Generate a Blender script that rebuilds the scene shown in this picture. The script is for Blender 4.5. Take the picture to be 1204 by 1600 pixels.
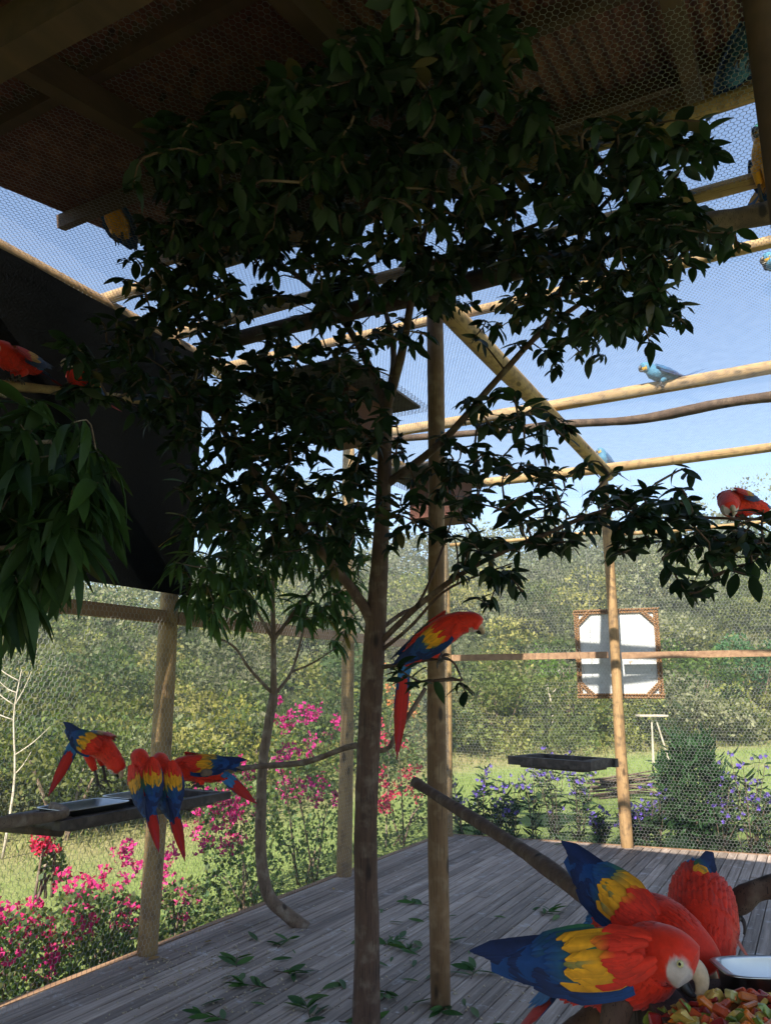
import bpy, bmesh, math, random
import numpy as np
from mathutils import Vector, Matrix

for _o in list(bpy.data.objects):
    bpy.data.objects.remove(_o)
random.seed(7)
rng = np.random.default_rng(11)
scene = bpy.context.scene
COL = scene.collection
R = math.radians

# ------------------------------------------------------------------ camera
EYE = 1.6                      # eye height above the deck
YAW = R(28.7)                  # the camera looks this far left of +Y (the side fence runs along +Y)
PITCH = math.atan(276.0 / 1200.0)
cam_d = bpy.data.cameras.new('camera')
cam_d.sensor_fit = 'VERTICAL'
cam_d.sensor_height = 24.0
cam_d.sensor_width = 24.0
cam_d.lens = 24.0 * 1200.0 / 1600.0
cam_d.clip_start = 0.05
cam_d.clip_end = 4000
cam = bpy.data.objects.new('camera', cam_d)
COL.objects.link(cam)
cam.location = (0, 0, EYE)
cam.rotation_euler = (math.pi / 2 + PITCH, 0, YAW)
scene.camera = cam

# ------------------------------------------------------------------ world, sun, exposure
SUN_EL = R(41)
SUN_AZ = R(-5)                 # light travels along +Y (from behind the camera), this far off it
world = bpy.data.worlds.new('World')
scene.world = world
world.use_nodes = True
wn = world.node_tree
sky = wn.nodes.new('ShaderNodeTexSky')
sky.sky_type = 'NISHITA'
sky.sun_disc = False
sky.sun_elevation = SUN_EL
sky.sun_rotation = math.pi + SUN_AZ
sky.altitude = 300
sky.air_density = 1.0
sky.dust_density = 0.25
sky.ozone_density = 1.8
bg = wn.nodes['Background']
bg.inputs['Strength'].default_value = 0.095
wn.links.new(sky.outputs['Color'], bg.inputs['Color'])

sun_d = bpy.data.lights.new('sun', 'SUN')
sun_d.energy = 5.0
sun_d.angle = R(0.53)
sun_d.color = (1.0, 0.93, 0.82)
sun = bpy.data.objects.new('sun', sun_d)
COL.objects.link(sun)
sdir = Vector((math.sin(SUN_AZ) * math.cos(SUN_EL), math.cos(SUN_AZ) * math.cos(SUN_EL), -math.sin(SUN_EL)))
sun.rotation_euler = sdir.to_track_quat('-Z', 'Y').to_euler()
sun.location = (0, -20, 20)

vs = scene.view_settings
vs.view_transform = 'Standard'
vs.look = 'None'
vs.gamma = 1.0
vs.use_curve_mapping = False
vs.exposure = 1.5
scene.cycles.max_bounces = 8
scene.cycles.transparent_max_bounces = 8
scene.cycles.use_denoising = True

# ------------------------------------------------------------------ measuring helpers (photo pixel -> place)
_c, _s = math.cos(YAW), math.sin(YAW)
RT = np.array([_c, _s, 0.0])
FH = np.array([-_s, _c, 0.0])
FW = FH * math.cos(PITCH) + np.array([0, 0, math.sin(PITCH)])
UPV = np.cross(RT, FW)
EYEP = np.array([0, 0, EYE])


def ray(px, py):
    return FW + RT * (px - 602) / 1200.0 - UPV * (py - 800) / 1200.0


def atv(px, py, v):
    """place seen at the pixel, v metres ahead along the ground"""
    d = ray(px, py)
    return EYEP + d * (v / (d @ FH))


def onz(px, py, z=0.0):
    d = ray(px, py)
    return EYEP + d * ((z - EYE) / d[2])


def onx(px, py, x):
    d = ray(px, py)
    return EYEP + d * (x / d[0])


def ony(px, py, y):
    d = ray(px, py)
    return EYEP + d * (y / d[1])


def ahead(p):
    return float((np.asarray(p) - EYEP) @ FH)


def pix(P):
    q = np.asarray(P, float) - EYEP
    z = q @ FW
    return 602 + 1200 * (q @ RT) / z, 800 - 1200 * (q @ UPV) / z, z


def nrm(v):
    v = np.asarray(v, float)
    return v / (np.linalg.norm(v) + 1e-12)


def lerp(a, b, t):
    return np.asarray(a, float) * (1 - t) + np.asarray(b, float) * t


# ------------------------------------------------------------------ materials
def new_mat(name):
    m = bpy.data.materials.new(name)
    m.use_nodes = True
    nt = m.node_tree
    return m, nt, nt.nodes['Principled BSDF']


def N(nt, typ, **kw):
    n = nt.nodes.new(typ)
    for k, v in kw.items():
        if k in n.inputs:
            n.inputs[k].default_value = v
        else:
            setattr(n, k, v)
    return n


def coord(nt, scale=(1, 1, 1), kind='Object', jitter=False):
    tc = N(nt, 'ShaderNodeTexCoord')
    mp = N(nt, 'ShaderNodeMapping')
    mp.inputs['Scale'].default_value = scale
    nt.links.new(tc.outputs[kind], mp.inputs['Vector'])
    if jitter:
        oi = N(nt, 'ShaderNodeObjectInfo')
        mul = N(nt, 'ShaderNodeMath', operation='MULTIPLY')
        mul.inputs[1].default_value = 37.0
        nt.links.new(oi.outputs['Random'], mul.inputs[0])
        cb = N(nt, 'ShaderNodeCombineXYZ')
        for i in range(3):
            nt.links.new(mul.outputs[0], cb.inputs[i])
        nt.links.new(cb.outputs[0], mp.inputs['Location'])
    return mp.outputs['Vector']


def mixc(nt, fac, a, b, mode='MIX'):
    mx = N(nt, 'ShaderNodeMix', data_type='RGBA', blend_type=mode)
    for sock, val in ((mx.inputs[0], fac), (mx.inputs[6], a), (mx.inputs[7], b)):
        if hasattr(val, 'is_linked'):
            nt.links.new(val, sock)
        elif isinstance(val, (int, float)):
            sock.default_value = val
        else:
            sock.default_value = (*val, 1.0)
    return mx.outputs[2]


def ramp(nt, val, lo, hi):
    r = N(nt, 'ShaderNodeMapRange')
    r.inputs['From Min'].default_value = lo
    r.inputs['From Max'].default_value = hi
    nt.links.new(val, r.inputs['Value'])
    return r.outputs['Result']


def bump(nt, bsdf, height, strength=0.3, dist=0.01):
    b = N(nt, 'ShaderNodeBump')
    b.inputs['Strength'].default_value = strength
    b.inputs['Distance'].default_value = dist
    nt.links.new(height, b.inputs['Height'])
    nt.links.new(b.outputs['Normal'], bsdf.inputs['Normal'])


def wood_mat(name, ca, cb, cc=None, scale=(18, 18, 1.6), rough=0.8, bstr=0.35, jitter=True):
    m, nt, b = new_mat(name)
    v = coord(nt, scale, 'Object', jitter)
    n1 = N(nt, 'ShaderNodeTexNoise')
    n1.inputs['Scale'].default_value = 1.0
    n1.inputs['Detail'].default_value = 6
    nt.links.new(v, n1.inputs['Vector'])
    col = mixc(nt, ramp(nt, n1.outputs['Fac'], 0.3, 0.7), ca, cb)
    if cc is not None:
        v2 = coord(nt, (3, 3, 3), 'Object', jitter)
        n2 = N(nt, 'ShaderNodeTexNoise')
        n2.inputs['Detail'].default_value = 4
        nt.links.new(v2, n2.inputs['Vector'])
        col = mixc(nt, ramp(nt, n2.outputs['Fac'], 0.5, 0.68), col, cc)
        vk = N(nt, 'ShaderNodeTexVoronoi')
        vk.inputs['Scale'].default_value = 1.0
        nt.links.new(coord(nt, (8, 8, 3.2), 'Object', jitter), vk.inputs['Vector'])
        col = mixc(nt, ramp(nt, vk.outputs['Distance'], 0.17, 0.10), col, tuple(x * 0.35 for x in cb))
        nc = N(nt, 'ShaderNodeTexNoise')
        nc.inputs['Detail'].default_value = 3
        nt.links.new(coord(nt, (60, 60, 1.2), 'Object', jitter), nc.inputs['Vector'])
        col = mixc(nt, ramp(nt, nc.outputs['Fac'], 0.60, 0.66), col, tuple(x * 0.4 for x in cb))
    nt.links.new(col, b.inputs['Base Color'])
    b.inputs['Roughness'].default_value = rough
    bump(nt, b, n1.outputs['Fac'], bstr, 0.01)
    return m


def plain_mat(name, col, rough=0.6, metal=0.0, var=0.12, scale=12.0, bstr=0.0):
    m, nt, b = new_mat(name)
    v = coord(nt, (scale,) * 3)
    n1 = N(nt, 'ShaderNodeTexNoise')
    n1.inputs['Scale'].default_value = 1.0
    n1.inputs['Detail'].default_value = 5
    nt.links.new(v, n1.inputs['Vector'])
    lo = tuple(c * (1 - var) for c in col)
    hi = tuple(min(1, c * (1 + var)) for c in col)
    nt.links.new(mixc(nt, ramp(nt, n1.outputs['Fac'], 0.3, 0.7), lo, hi), b.inputs['Base Color'])
    b.inputs['Roughness'].default_value = rough
    b.inputs['Metallic'].default_value = metal
    if bstr:
        bump(nt, b, n1.outputs['Fac'], bstr, 0.005)
    return m


def leaf_mat(name, transl=0.3, rough=0.42, spec=0.4, veins=True):
    """colour of every leaf comes from its own 'Col' attribute"""
    m, nt, b = new_mat(name)
    at = N(nt, 'ShaderNodeAttribute', attribute_name='Col')
    v = coord(nt, (25, 25, 25))
    n1 = N(nt, 'ShaderNodeTexNoise')
    n1.inputs['Scale'].default_value = 1.0
    nt.links.new(v, n1.inputs['Vector'])
    hsv = N(nt, 'ShaderNodeHueSaturation')
    mr = N(nt, 'ShaderNodeMapRange')
    mr.inputs['To Min'].default_value = 0.75
    mr.inputs['To Max'].default_value = 1.25
    nt.links.new(n1.outputs['Fac'], mr.inputs['Value'])
    nt.links.new(mr.outputs['Result'], hsv.inputs['Value'])
    nt.links.new(at.outputs['Color'], hsv.inputs['Color'])
    nt.links.new(hsv.outputs['Color'], b.inputs['Base Color'])
    b.inputs['Roughness'].default_value = rough
    b.inputs['Specular IOR Level'].default_value = spec
    tr = N(nt, 'ShaderNodeBsdfTranslucent')
    br = N(nt, 'ShaderNodeMix', data_type='RGBA', blend_type='MULTIPLY')
    br.inputs[0].default_value = 1.0
    br.inputs[7].default_value = (1.0, 1.25, 0.5, 1)
    nt.links.new(hsv.outputs['Color'], br.inputs[6])
    nt.links.new(br.outputs[2], tr.inputs['Color'])
    mx = N(nt, 'ShaderNodeMixShader')
    mx.inputs[0].default_value = transl
    out = nt.nodes['Material Output']
    nt.links.new(b.outputs[0], mx.inputs[1])
    nt.links.new(tr.outputs[0], mx.inputs[2])
    nt.links.new(mx.outputs[0], out.inputs['Surface'])
    return m


def feather_mat():
    m, nt, b = new_mat('feather')
    at = N(nt, 'ShaderNodeAttribute', attribute_name='Col')
    v = coord(nt, (90, 90, 90))
    n1 = N(nt, 'ShaderNodeTexNoise')
    n1.inputs['Scale'].default_value = 1.0
    n1.inputs['Detail'].default_value = 6
    nt.links.new(v, n1.inputs['Vector'])
    mr = N(nt, 'ShaderNodeMapRange')
    mr.inputs['To Min'].default_value = 0.7
    mr.inputs['To Max'].default_value = 1.2
    nt.links.new(n1.outputs['Fac'], mr.inputs['Value'])
    hsv = N(nt, 'ShaderNodeHueSaturation')
    nt.links.new(mr.outputs['Result'], hsv.inputs['Value'])
    nt.links.new(at.outputs['Color'], hsv.inputs['Color'])
    nt.links.new(hsv.outputs['Color'], b.inputs['Base Color'])
    b.inputs['Roughness'].default_value = 0.62
    b.inputs['Specular IOR Level'].default_value = 0.25
    b.inputs['Sheen Weight'].default_value = 0.15
    bump(nt, b, n1.outputs['Fac'], 0.25, 0.004)
    return m


M = {}
M['pole'] = wood_mat('peeled_pole', (0.42, 0.285, 0.125), (0.30, 0.185, 0.078), (0.20, 0.125, 0.06))
M['post'] = wood_mat('weathered_post', (0.40, 0.25, 0.11), (0.25, 0.145, 0.06), (0.16, 0.10, 0.05))
M['side_post'] = wood_mat('golden_post', (0.36, 0.235, 0.10), (0.25, 0.155, 0.062), (0.17, 0.105, 0.05))
M['brown_post'] = wood_mat('brown_post', (0.22, 0.125, 0.055), (0.13, 0.072, 0.032), (0.26, 0.17, 0.09))
M['rail'] = wood_mat('sawn_rail', (0.33, 0.20, 0.11), (0.20, 0.11, 0.06), None, (20, 2, 20))
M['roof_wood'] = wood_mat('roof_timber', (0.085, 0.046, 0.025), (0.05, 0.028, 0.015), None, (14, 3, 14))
M['dark_log'] = wood_mat('dark_log', (0.10, 0.065, 0.045), (0.045, 0.03, 0.022), (0.13, 0.09, 0.06), (14, 14, 3), 0.9, 0.6)
M['bark'] = wood_mat('bark', (0.115, 0.064, 0.04), (0.06, 0.033, 0.022), (0.16, 0.115, 0.08), (30, 30, 7), 0.9, 0.7, False)
M['grey_bark'] = wood_mat('grey_bark', (0.19, 0.13, 0.088), (0.10, 0.066, 0.044), (0.25, 0.20, 0.15), (30, 30, 7), 0.9, 0.7, False)
M['tray_wood'] = wood_mat('tray_wood', (0.075, 0.055, 0.045), (0.03, 0.023, 0.02), (0.11, 0.09, 0.075), (4, 26, 26), 0.75)
M['wire'] = plain_mat('galvanised_wire', (0.33, 0.33, 0.32), 0.5, 0.3, 0.25)
M['dull_wire'] = plain_mat('weathered_wire', (0.22, 0.225, 0.23), 0.6, 0.3, 0.3)
M['dark_wire'] = plain_mat('dark_wire', (0.05, 0.05, 0.05), 0.6, 0.3)
M['roof_red'] = wood_mat('rusty_red_sheet', (0.15, 0.046, 0.032), (0.085, 0.031, 0.025), (0.20, 0.08, 0.045), (6, 0.7, 6), 0.7, 0.1)
M['curtain'] = plain_mat('black_shade_cloth', (0.006, 0.0065, 0.0065), 0.95, 0, 0.5, 90, 0.5)
M['curtain'].node_tree.nodes['Principled BSDF'].inputs['Specular IOR Level'].default_value = 0.08
M['steel'] = plain_mat('stainless_steel', (0.50, 0.50, 0.48), 0.3, 1.0, 0.05)
M['white_board'] = None
M['leaf'] = leaf_mat('broad_leaf', 0.2, 0.5, 0.22)
M['scrub'] = leaf_mat('scrub_leaf', 0.42, 0.6, 0.2)
M['petal'] = leaf_mat('petal', 0.35, 0.6, 0.2)
M['feather'] = feather_mat()
M['beak'] = plain_mat('horn_beak', (0.50, 0.37, 0.24), 0.45, 0, 0.25, 60)
M['black_beak'] = plain_mat('black_horn', (0.018, 0.016, 0.015), 0.4)
M['iris'] = plain_mat('iris', (0.55, 0.50, 0.25), 0.2)
M['pupil'] = plain_mat('pupil', (0.004, 0.004, 0.004), 0.1)
M['scaly_foot'] = plain_mat('scaly_foot', (0.06, 0.05, 0.045), 0.7, 0, 0.3, 90, 0.4)
M['box_red'] = wood_mat('red_brown_box', (0.105, 0.034, 0.02), (0.065, 0.022, 0.014), None, (10, 10, 3))
M['wicker'] = wood_mat('wicker', (0.33, 0.18, 0.075), (0.17, 0.085, 0.035), None, (40, 40, 40))
M['dead_wood'] = wood_mat('bleached_wood', (0.50, 0.44, 0.35), (0.33, 0.28, 0.21), None, (20, 20, 4))
M['crumb'] = plain_mat('crumb', (0.50, 0.41, 0.28), 0.9, 0, 0.45, 30)


def board_mat():
    m, nt, b = new_mat('stained_white_board')
    v = coord(nt, (1, 1, 1))
    n1 = N(nt, 'ShaderNodeTexNoise')
    n1.inputs['Scale'].default_value = 22
    n1.inputs['Detail'].default_value = 6
    nt.links.new(v, n1.inputs['Vector'])
    n2 = N(nt, 'ShaderNodeTexNoise')
    n2.inputs['Scale'].default_value = 1.0
    nt.links.new(coord(nt, (26, 26, 3)), n2.inputs['Vector'])
    grey = mixc(nt, ramp(nt, n1.outputs['Fac'], 0.35, 0.65), (0.58, 0.60, 0.59), (0.50, 0.52, 0.51))
    mul = N(nt, 'ShaderNodeMath', operation='MULTIPLY')
    nt.links.new(ramp(nt, n1.outputs['Fac'], 0.60, 0.72), mul.inputs[0])
    nt.links.new(ramp(nt, n2.outputs['Fac'], 0.52, 0.7), mul.inputs[1])
    nt.links.new(mixc(nt, mul.outputs[0], grey, (0.33, 0.22, 0.12)), b.inputs['Base Color'])
    b.inputs['Roughness'].default_value = 0.6
    return m


M['white_board'] = board_mat()


def deck_mat():
    m, nt, b = new_mat('weathered_deck')
    v = coord(nt, (45, 1.8, 20), 'Object', True)
    g = N(nt, 'ShaderNodeTexNoise')
    g.inputs['Scale'].default_value = 1.0
    g.inputs['Detail'].default_value = 8
    g.inputs['Roughness'].default_value = 0.65
    nt.links.new(v, g.inputs['Vector'])
    col = mixc(nt, ramp(nt, g.outputs['Fac'], 0.3, 0.72), (0.155, 0.116, 0.09), (0.49, 0.395, 0.325))
    oi = N(nt, 'ShaderNodeObjectInfo')
    hsv = N(nt, 'ShaderNodeHueSaturation')
    mr = N(nt, 'ShaderNodeMapRange')
    mr.inputs['To Min'].default_value = 0.62
    mr.inputs['To Max'].default_value = 1.22
    nt.links.new(oi.outputs['Random'], mr.inputs['Value'])
    nt.links.new(mr.outputs['Result'], hsv.inputs['Value'])
    nt.links.new(col, hsv.inputs['Color'])
    geo = N(nt, 'ShaderNodeNewGeometry')
    st = N(nt, 'ShaderNodeTexNoise')
    st.inputs['Scale'].default_value = 5.5
    st.inputs['Detail'].default_value = 7
    st.inputs['Roughness'].default_value = 0.75
    nt.links.new(geo.outputs['Position'], st.inputs['Vector'])
    sp = N(nt, 'ShaderNodeTexVoronoi')
    sp.inputs['Scale'].default_value = 13
    nt.links.new(geo.outputs['Position'], sp.inputs['Vector'])
    a = ramp(nt, st.outputs['Fac'], 0.57, 0.72)
    d = ramp(nt, sp.outputs['Distance'], 0.16, 0.08)
    big = N(nt, 'ShaderNodeTexNoise')
    big.inputs['Scale'].default_value = 1.6
    nt.links.new(geo.outputs['Position'], big.inputs['Vector'])
    dm = N(nt, 'ShaderNodeMath', operation='MULTIPLY')
    nt.links.new(d, dm.inputs[0])
    nt.links.new(ramp(nt, big.outputs['Fac'], 0.45, 0.62), dm.inputs[1])
    mx = N(nt, 'ShaderNodeMath', operation='MAXIMUM')
    nt.links.new(a, mx.inputs[0])
    nt.links.new(dm.outputs[0], mx.inputs[1])
    sc = N(nt, 'ShaderNodeMath', operation='MULTIPLY')
    sc.inputs[1].default_value = 0.7
    nt.links.new(mx.outputs[0], sc.inputs[0])
    nt.links.new(mixc(nt, sc.outputs[0], hsv.outputs['Color'], (0.66, 0.64, 0.63)), b.inputs['Base Color'])
    b.inputs['Roughness'].default_value = 0.7
    b.inputs['Specular IOR Level'].default_value = 0.3
    bump(nt, b, g.outputs['Fac'], 0.4, 0.004)
    return m


M['deck'] = deck_mat()


def ground_mat():
    m, nt, b = new_mat('grass_and_soil')
    geo = N(nt, 'ShaderNodeNewGeometry')
    n1 = N(nt, 'ShaderNodeTexNoise')
    n1.inputs['Scale'].default_value = 0.35
    n1.inputs['Detail'].default_value = 8
    n1.inputs['Roughness'].default_value = 0.7
    n2 = N(nt, 'ShaderNodeTexNoise')
    n2.inputs['Scale'].default_value = 9
    n2.inputs['Detail'].default_value = 8
    n2.inputs['Roughness'].default_value = 0.8
    nt.links.new(geo.outputs['Position'], n1.inputs['Vector'])
    nt.links.new(geo.outputs['Position'], n2.inputs['Vector'])
    g = mixc(nt, ramp(nt, n2.outputs['Fac'], 0.35, 0.65), (0.15, 0.20, 0.05), (0.26, 0.32, 0.10))
    dry = mixc(nt, ramp(nt, n2.outputs['Fac'], 0.35, 0.65), (0.24, 0.19, 0.09), (0.38, 0.31, 0.16))
    at = N(nt, 'ShaderNodeAttribute', attribute_name='Col')
    sep = N(nt, 'ShaderNodeSeparateColor')
    nt.links.new(at.outputs['Color'], sep.inputs[0])
    ad = N(nt, 'ShaderNodeMath', operation='ADD')
    nt.links.new(sep.outputs[0], ad.inputs[0])
    nt.links.new(ramp(nt, n1.outputs['Fac'], 0.52, 0.9), ad.inputs[1])
    cl = N(nt, 'ShaderNodeClamp')
    nt.links.new(ad.outputs[0], cl.inputs[0])
    c1 = mixc(nt, cl.outputs[0], g, dry)
    c2 = mixc(nt, sep.outputs[1], c1, (0.045, 0.055, 0.02))
    nt.links.new(c2, b.inputs['Base Color'])
    b.inputs['Roughness'].default_value = 0.95
    b.inputs['Specular IOR Level'].default_value = 0.1
    bump(nt, b, n2.outputs['Fac'], 0.8, 0.06)
    return m


M['ground'] = ground_mat()

# ------------------------------------------------------------------ object helpers


def link(o, parent=None):
    COL.objects.link(o)
    if parent is not None:
        o.parent = parent
    return o


def tag(o, label=None, cat=None, group=None, kind=None):
    if label:
        o['label'] = label
    if cat:
        o['category'] = cat
    if group:
        o['group'] = group
    if kind:
        o['kind'] = kind
    return o


def thing(name, loc, label, cat, group=None, kind=None):
    o = bpy.data.objects.new(name, None)
    o.empty_display_size = 0.1
    o.location = Vector(loc)
    link(o)
    return tag(o, label, cat, group, kind)


class MB:
    """collects geometry of one part; points are given in world space"""

    def __init__(self):
        self.v, self.f, self.c = [], [], []

    def add(self, vs, fs, col=(1, 1, 1)):
        o = len(self.v)
        vs = [tuple(map(float, p)) for p in vs]
        self.v.extend(vs)
        self.f.extend([tuple(i + o for i in f) for f in fs])
        if len(col) == len(vs) and hasattr(col[0], '__len__'):
            self.c.extend([tuple(c) for c in col])
        else:
            self.c.extend([tuple(col)] * len(vs))
        return self

    def box(self, c, sx, sy, sz, ax=None, col=(1, 1, 1)):
        ax = np.eye(3) if ax is None else np.asarray(ax, float)
        c = np.asarray(c, float)
        vs = []
        for k in (-1, 1):
            for j in (-1, 1):
                for i in (-1, 1):
                    vs.append(c + ax[0] * i * sx / 2 + ax[1] * j * sy / 2 + ax[2] * k * sz / 2)
        fs = [(0, 2, 3, 1), (4, 5, 7, 6), (0, 1, 5, 4), (2, 6, 7, 3), (0, 4, 6, 2), (1, 3, 7, 5)]
        return self.add(vs, fs, col)

    def bar(self, p0, p1, w, h, up=(0, 0, 1), col=(1, 1, 1)):
        p0, p1 = np.asarray(p0, float), np.asarray(p1, float)
        d = nrm(p1 - p0)
        s = nrm(np.cross(np.asarray(up, float), d))
        u = np.cross(d, s)
        return self.box((p0 + p1) / 2, np.linalg.norm(p1 - p0), w, h, (d, s, u), col)

    def tube(self, pts, rad, seg=8, col=(1, 1, 1), wob=0.0, cap=True):
        pts = [np.asarray(p, float) for p in pts]
        n = len(pts)
        if not hasattr(rad, '__len__'):
            rad = [rad] * n
        vs, fs = [], []
        ref = None
        for i in range(n):
            t = nrm(pts[min(i + 1, n - 1)] - pts[max(i - 1, 0)])
            if ref is None:
                ref = np.array([0, 0, 1.0]) if abs(t[2]) < 0.9 else np.array([1.0, 0, 0])
            a = nrm(np.cross(t, ref))
            b = np.cross(a, t)
            ref = b
            for k in range(seg):
                th = 2 * math.pi * k / seg
                r = rad[i] * (1 + wob * (random.random() - 0.5))
                vs.append(pts[i] + a * math.cos(th) * r + b * math.sin(th) * r)
        for i in range(n - 1):
            for k in range(seg):
                k2 = (k + 1) % seg
                fs.append((i * seg + k, i * seg + k2, (i + 1) * seg + k2, (i + 1) * seg + k))
        if cap:
            fs.append(tuple(range(seg - 1, -1, -1)))
            fs.append(tuple((n - 1) * seg + k for k in range(seg)))
        return self.add(vs, fs, col)

    def ell(self, c, rx, ry, rz, ax=None, seg=12, ring=8, col=(1, 1, 1)):
        ax = np.eye(3) if ax is None else np.asarray(ax, float)
        c = np.asarray(c, float)
        vs, fs = [], []
        for i in range(ring + 1):
            ph = math.pi * i / ring
            for k in range(seg):
                th = 2 * math.pi * k / seg
                vs.append(c + ax[0] * rx * math.sin(ph) * math.cos(th) + ax[1] * ry * math.sin(ph) * math.sin(th) + ax[2] * rz * math.cos(ph))
        for i in range(ring):
            for k in range(seg):
                k2 = (k + 1) % seg
                fs.append((i * seg + k, (i + 1) * seg + k, (i + 1) * seg + k2, i * seg + k2))
        return self.add(vs, fs, col)

    def build(self, name, mat, parent=None, smooth=False, origin=None, kind=None):
        """origin: where the object's own origin lies (world); children get the parent's origin"""
        if origin is None:
            origin = Vector(parent_origin(parent)) if parent is not None else Vector((0, 0, 0))
        o3 = np.array(origin)
        me = bpy.data.meshes.new(name)
        V = np.asarray(self.v, float) - o3
        me.from_pydata(V.tolist(), [], self.f)
        ca = me.color_attributes.new('Col', 'FLOAT_COLOR', 'POINT')
        arr = np.ones((len(V), 4), np.float32)
        arr[:, :3] = np.asarray(self.c, np.float32)
        ca.data.foreach_set('color', arr.ravel())
        if smooth:
            me.polygons.foreach_set('use_smooth', [True] * len(me.polygons))
        me.materials.append(mat)
        ob = bpy.data.objects.new(name, me)
        link(ob, parent)
        if parent is None:
            ob.location = Vector(origin)
        else:
            ob.location = Vector(origin) - Vector(parent_origin(parent))
        if kind:
            ob['kind'] = kind
        return ob


def parent_origin(p):
    l = Vector((0, 0, 0))
    while p is not None:
        l = l + p.location
        p = p.parent
    return l


def big_mesh(name, V, F, C, mat, parent=None, kind=None, smooth=False, origin=(0, 0, 0)):
    """V (n,3) world, F (m,k) all of the same size, C (n,3)"""
    me = bpy.data.meshes.new(name)
    V = np.asarray(V, np.float32) - np.asarray(origin, np.float32)
    F = np.asarray(F, np.int32)
    me.vertices.add(len(V))
    me.vertices.foreach_set('co', V.ravel())
    k = F.shape[1]
    me.loops.add(F.size)
    me.loops.foreach_set('vertex_index', F.ravel())
    me.polygons.add(len(F))
    me.polygons.foreach_set('loop_start', np.arange(0, F.size, k, dtype=np.int32))
    me.update(calc_edges=True)
    if C is not None:
        ca = me.color_attributes.new('Col', 'FLOAT_COLOR', 'POINT')
        arr = np.ones((len(V), 4), np.float32)
        arr[:, :3] = C
        ca.data.foreach_set('color', arr.ravel())
    if smooth:
        me.polygons.foreach_set('use_smooth', np.ones(len(F), bool))
    me.materials.append(mat)
    ob = bpy.data.objects.new(name, me)
    link(ob, parent)
    ob.location = Vector([float(x) for x in origin]) - (Vector(parent_origin(parent)) if parent is not None else Vector((0, 0, 0)))
    if kind:
        ob['kind'] = kind
    return ob


def pole_path(p0, p1, n=7, wob=0.02, r0=0.05, r1=None):
    r1 = r0 if r1 is None else r1
    p0, p1 = np.asarray(p0, float), np.asarray(p1, float)
    pts, rad = [], []
    ph = random.random() * 6
    d = nrm(p1 - p0)
    a = nrm(np.cross(d, (0.3, 0.2, 0.9)))
    b = np.cross(d, a)
    for i in range(n):
        t = i / (n - 1)
        e = math.sin(math.pi * t)
        pts.append(lerp(p0, p1, t) + a * wob * e * math.sin(ph + 3 * t) + b * wob * e * math.cos(ph * 2 + 4 * t))
        rad.append((r0 * (1 - t) + r1 * t) * (1 + 0.06 * math.sin(ph + 9 * t)))
    return pts, rad


def pole(name, p0, p1, r0, mat, parent, r1=None, wob=0.015, seg=14, n=12):
    """a round timber; its own origin sits at p0 so the grain runs along it"""
    pts, rad = pole_path(p0, p1, n, wob, r0, r1)
    mb = MB()
    p0 = np.asarray(p0, float)
    d = nrm(np.asarray(p1, float) - p0)
    q = Vector((0, 0, 1)).rotation_difference(Vector(d))
    Rm = np.array(q.to_matrix())
    mb.tube([(np.asarray(p) - p0) @ Rm for p in pts], rad, seg, wob=0.03)
    o = mb.build(name, mat, None, True)
    o.rotation_mode = 'QUATERNION'
    o.rotation_quaternion = q
    o.location = Vector(p0)
    if parent is not None:
        o.parent = parent
        o.location = Vector(p0) - Vector(parent_origin(parent))
    return o


def spline(pts, n):
    """Catmull-Rom through pts"""
    P = [np.asarray(p, float) for p in pts]
    P = [2 * P[0] - P[1]] + P + [2 * P[-1] - P[-2]]
    segs = len(P) - 3
    out = []
    for i in range(n):
        u = i / (n - 1) * segs
        k = min(int(u), segs - 1)
        t = u - k
        a, b, c, d = P[k], P[k + 1], P[k + 2], P[k + 3]
        out.append(0.5 * ((2 * b) + (-a + c) * t + (2 * a - 5 * b + 4 * c - d) * t * t + (-a + 3 * b - 3 * c + d) * t ** 3))
    return out


# ------------------------------------------------------------------ terrain
def terrain(x, y):
    x = np.asarray(x, float)
    y = np.asarray(y, float)
    u = x * RT[0] + y * RT[1]
    v = x * FH[0] + y * FH[1]
    vv = np.maximum(v, 2.0)
    a = np.clip(u / vv, -1.2, 1.2)
    B = np.interp(a, [-1.2, -0.55, -0.28, -0.05, 0.1, 0.5, 1.2], [9, 9.6, 11, 14.5, 19, 23, 26])
    z0 = np.interp(a, [-0.6, -0.3, 0.0, 0.2, 1], [-0.40, -0.35, -0.20, -0.14, -0.12])
    S = np.interp(a, [-1.2, -0.4, 0.0, 0.15, 0.5, 1], [0.17, 0.175, 0.235, 0.285, 0.365, 0.365])
    d = v - B
    up = np.where(d > 0, d * d / (d + 2.5), 0.0)
    up = np.where(up > 42, 42 + (up - 42) * -0.12, up)
    h = z0 + S * np.maximum(up, 0)
    h = h + np.where(d > 0, 0.35 * np.sin(x * 0.31 + 1) * np.sin(y * 0.27) * np.clip(d / 8, 0, 1), 0)
    h = h + 0.02 * np.sin(x * 1.3) * np.sin(y * 1.1 + x * 0.5)
    lawn = np.where((d <= 0), np.clip(0.012 * np.maximum(v - 10, 0) * np.clip(a, 0, 1) * 3, 0, 0.5), 0.0)
    return np.maximum(h + lawn, -2.5), d, a


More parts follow.
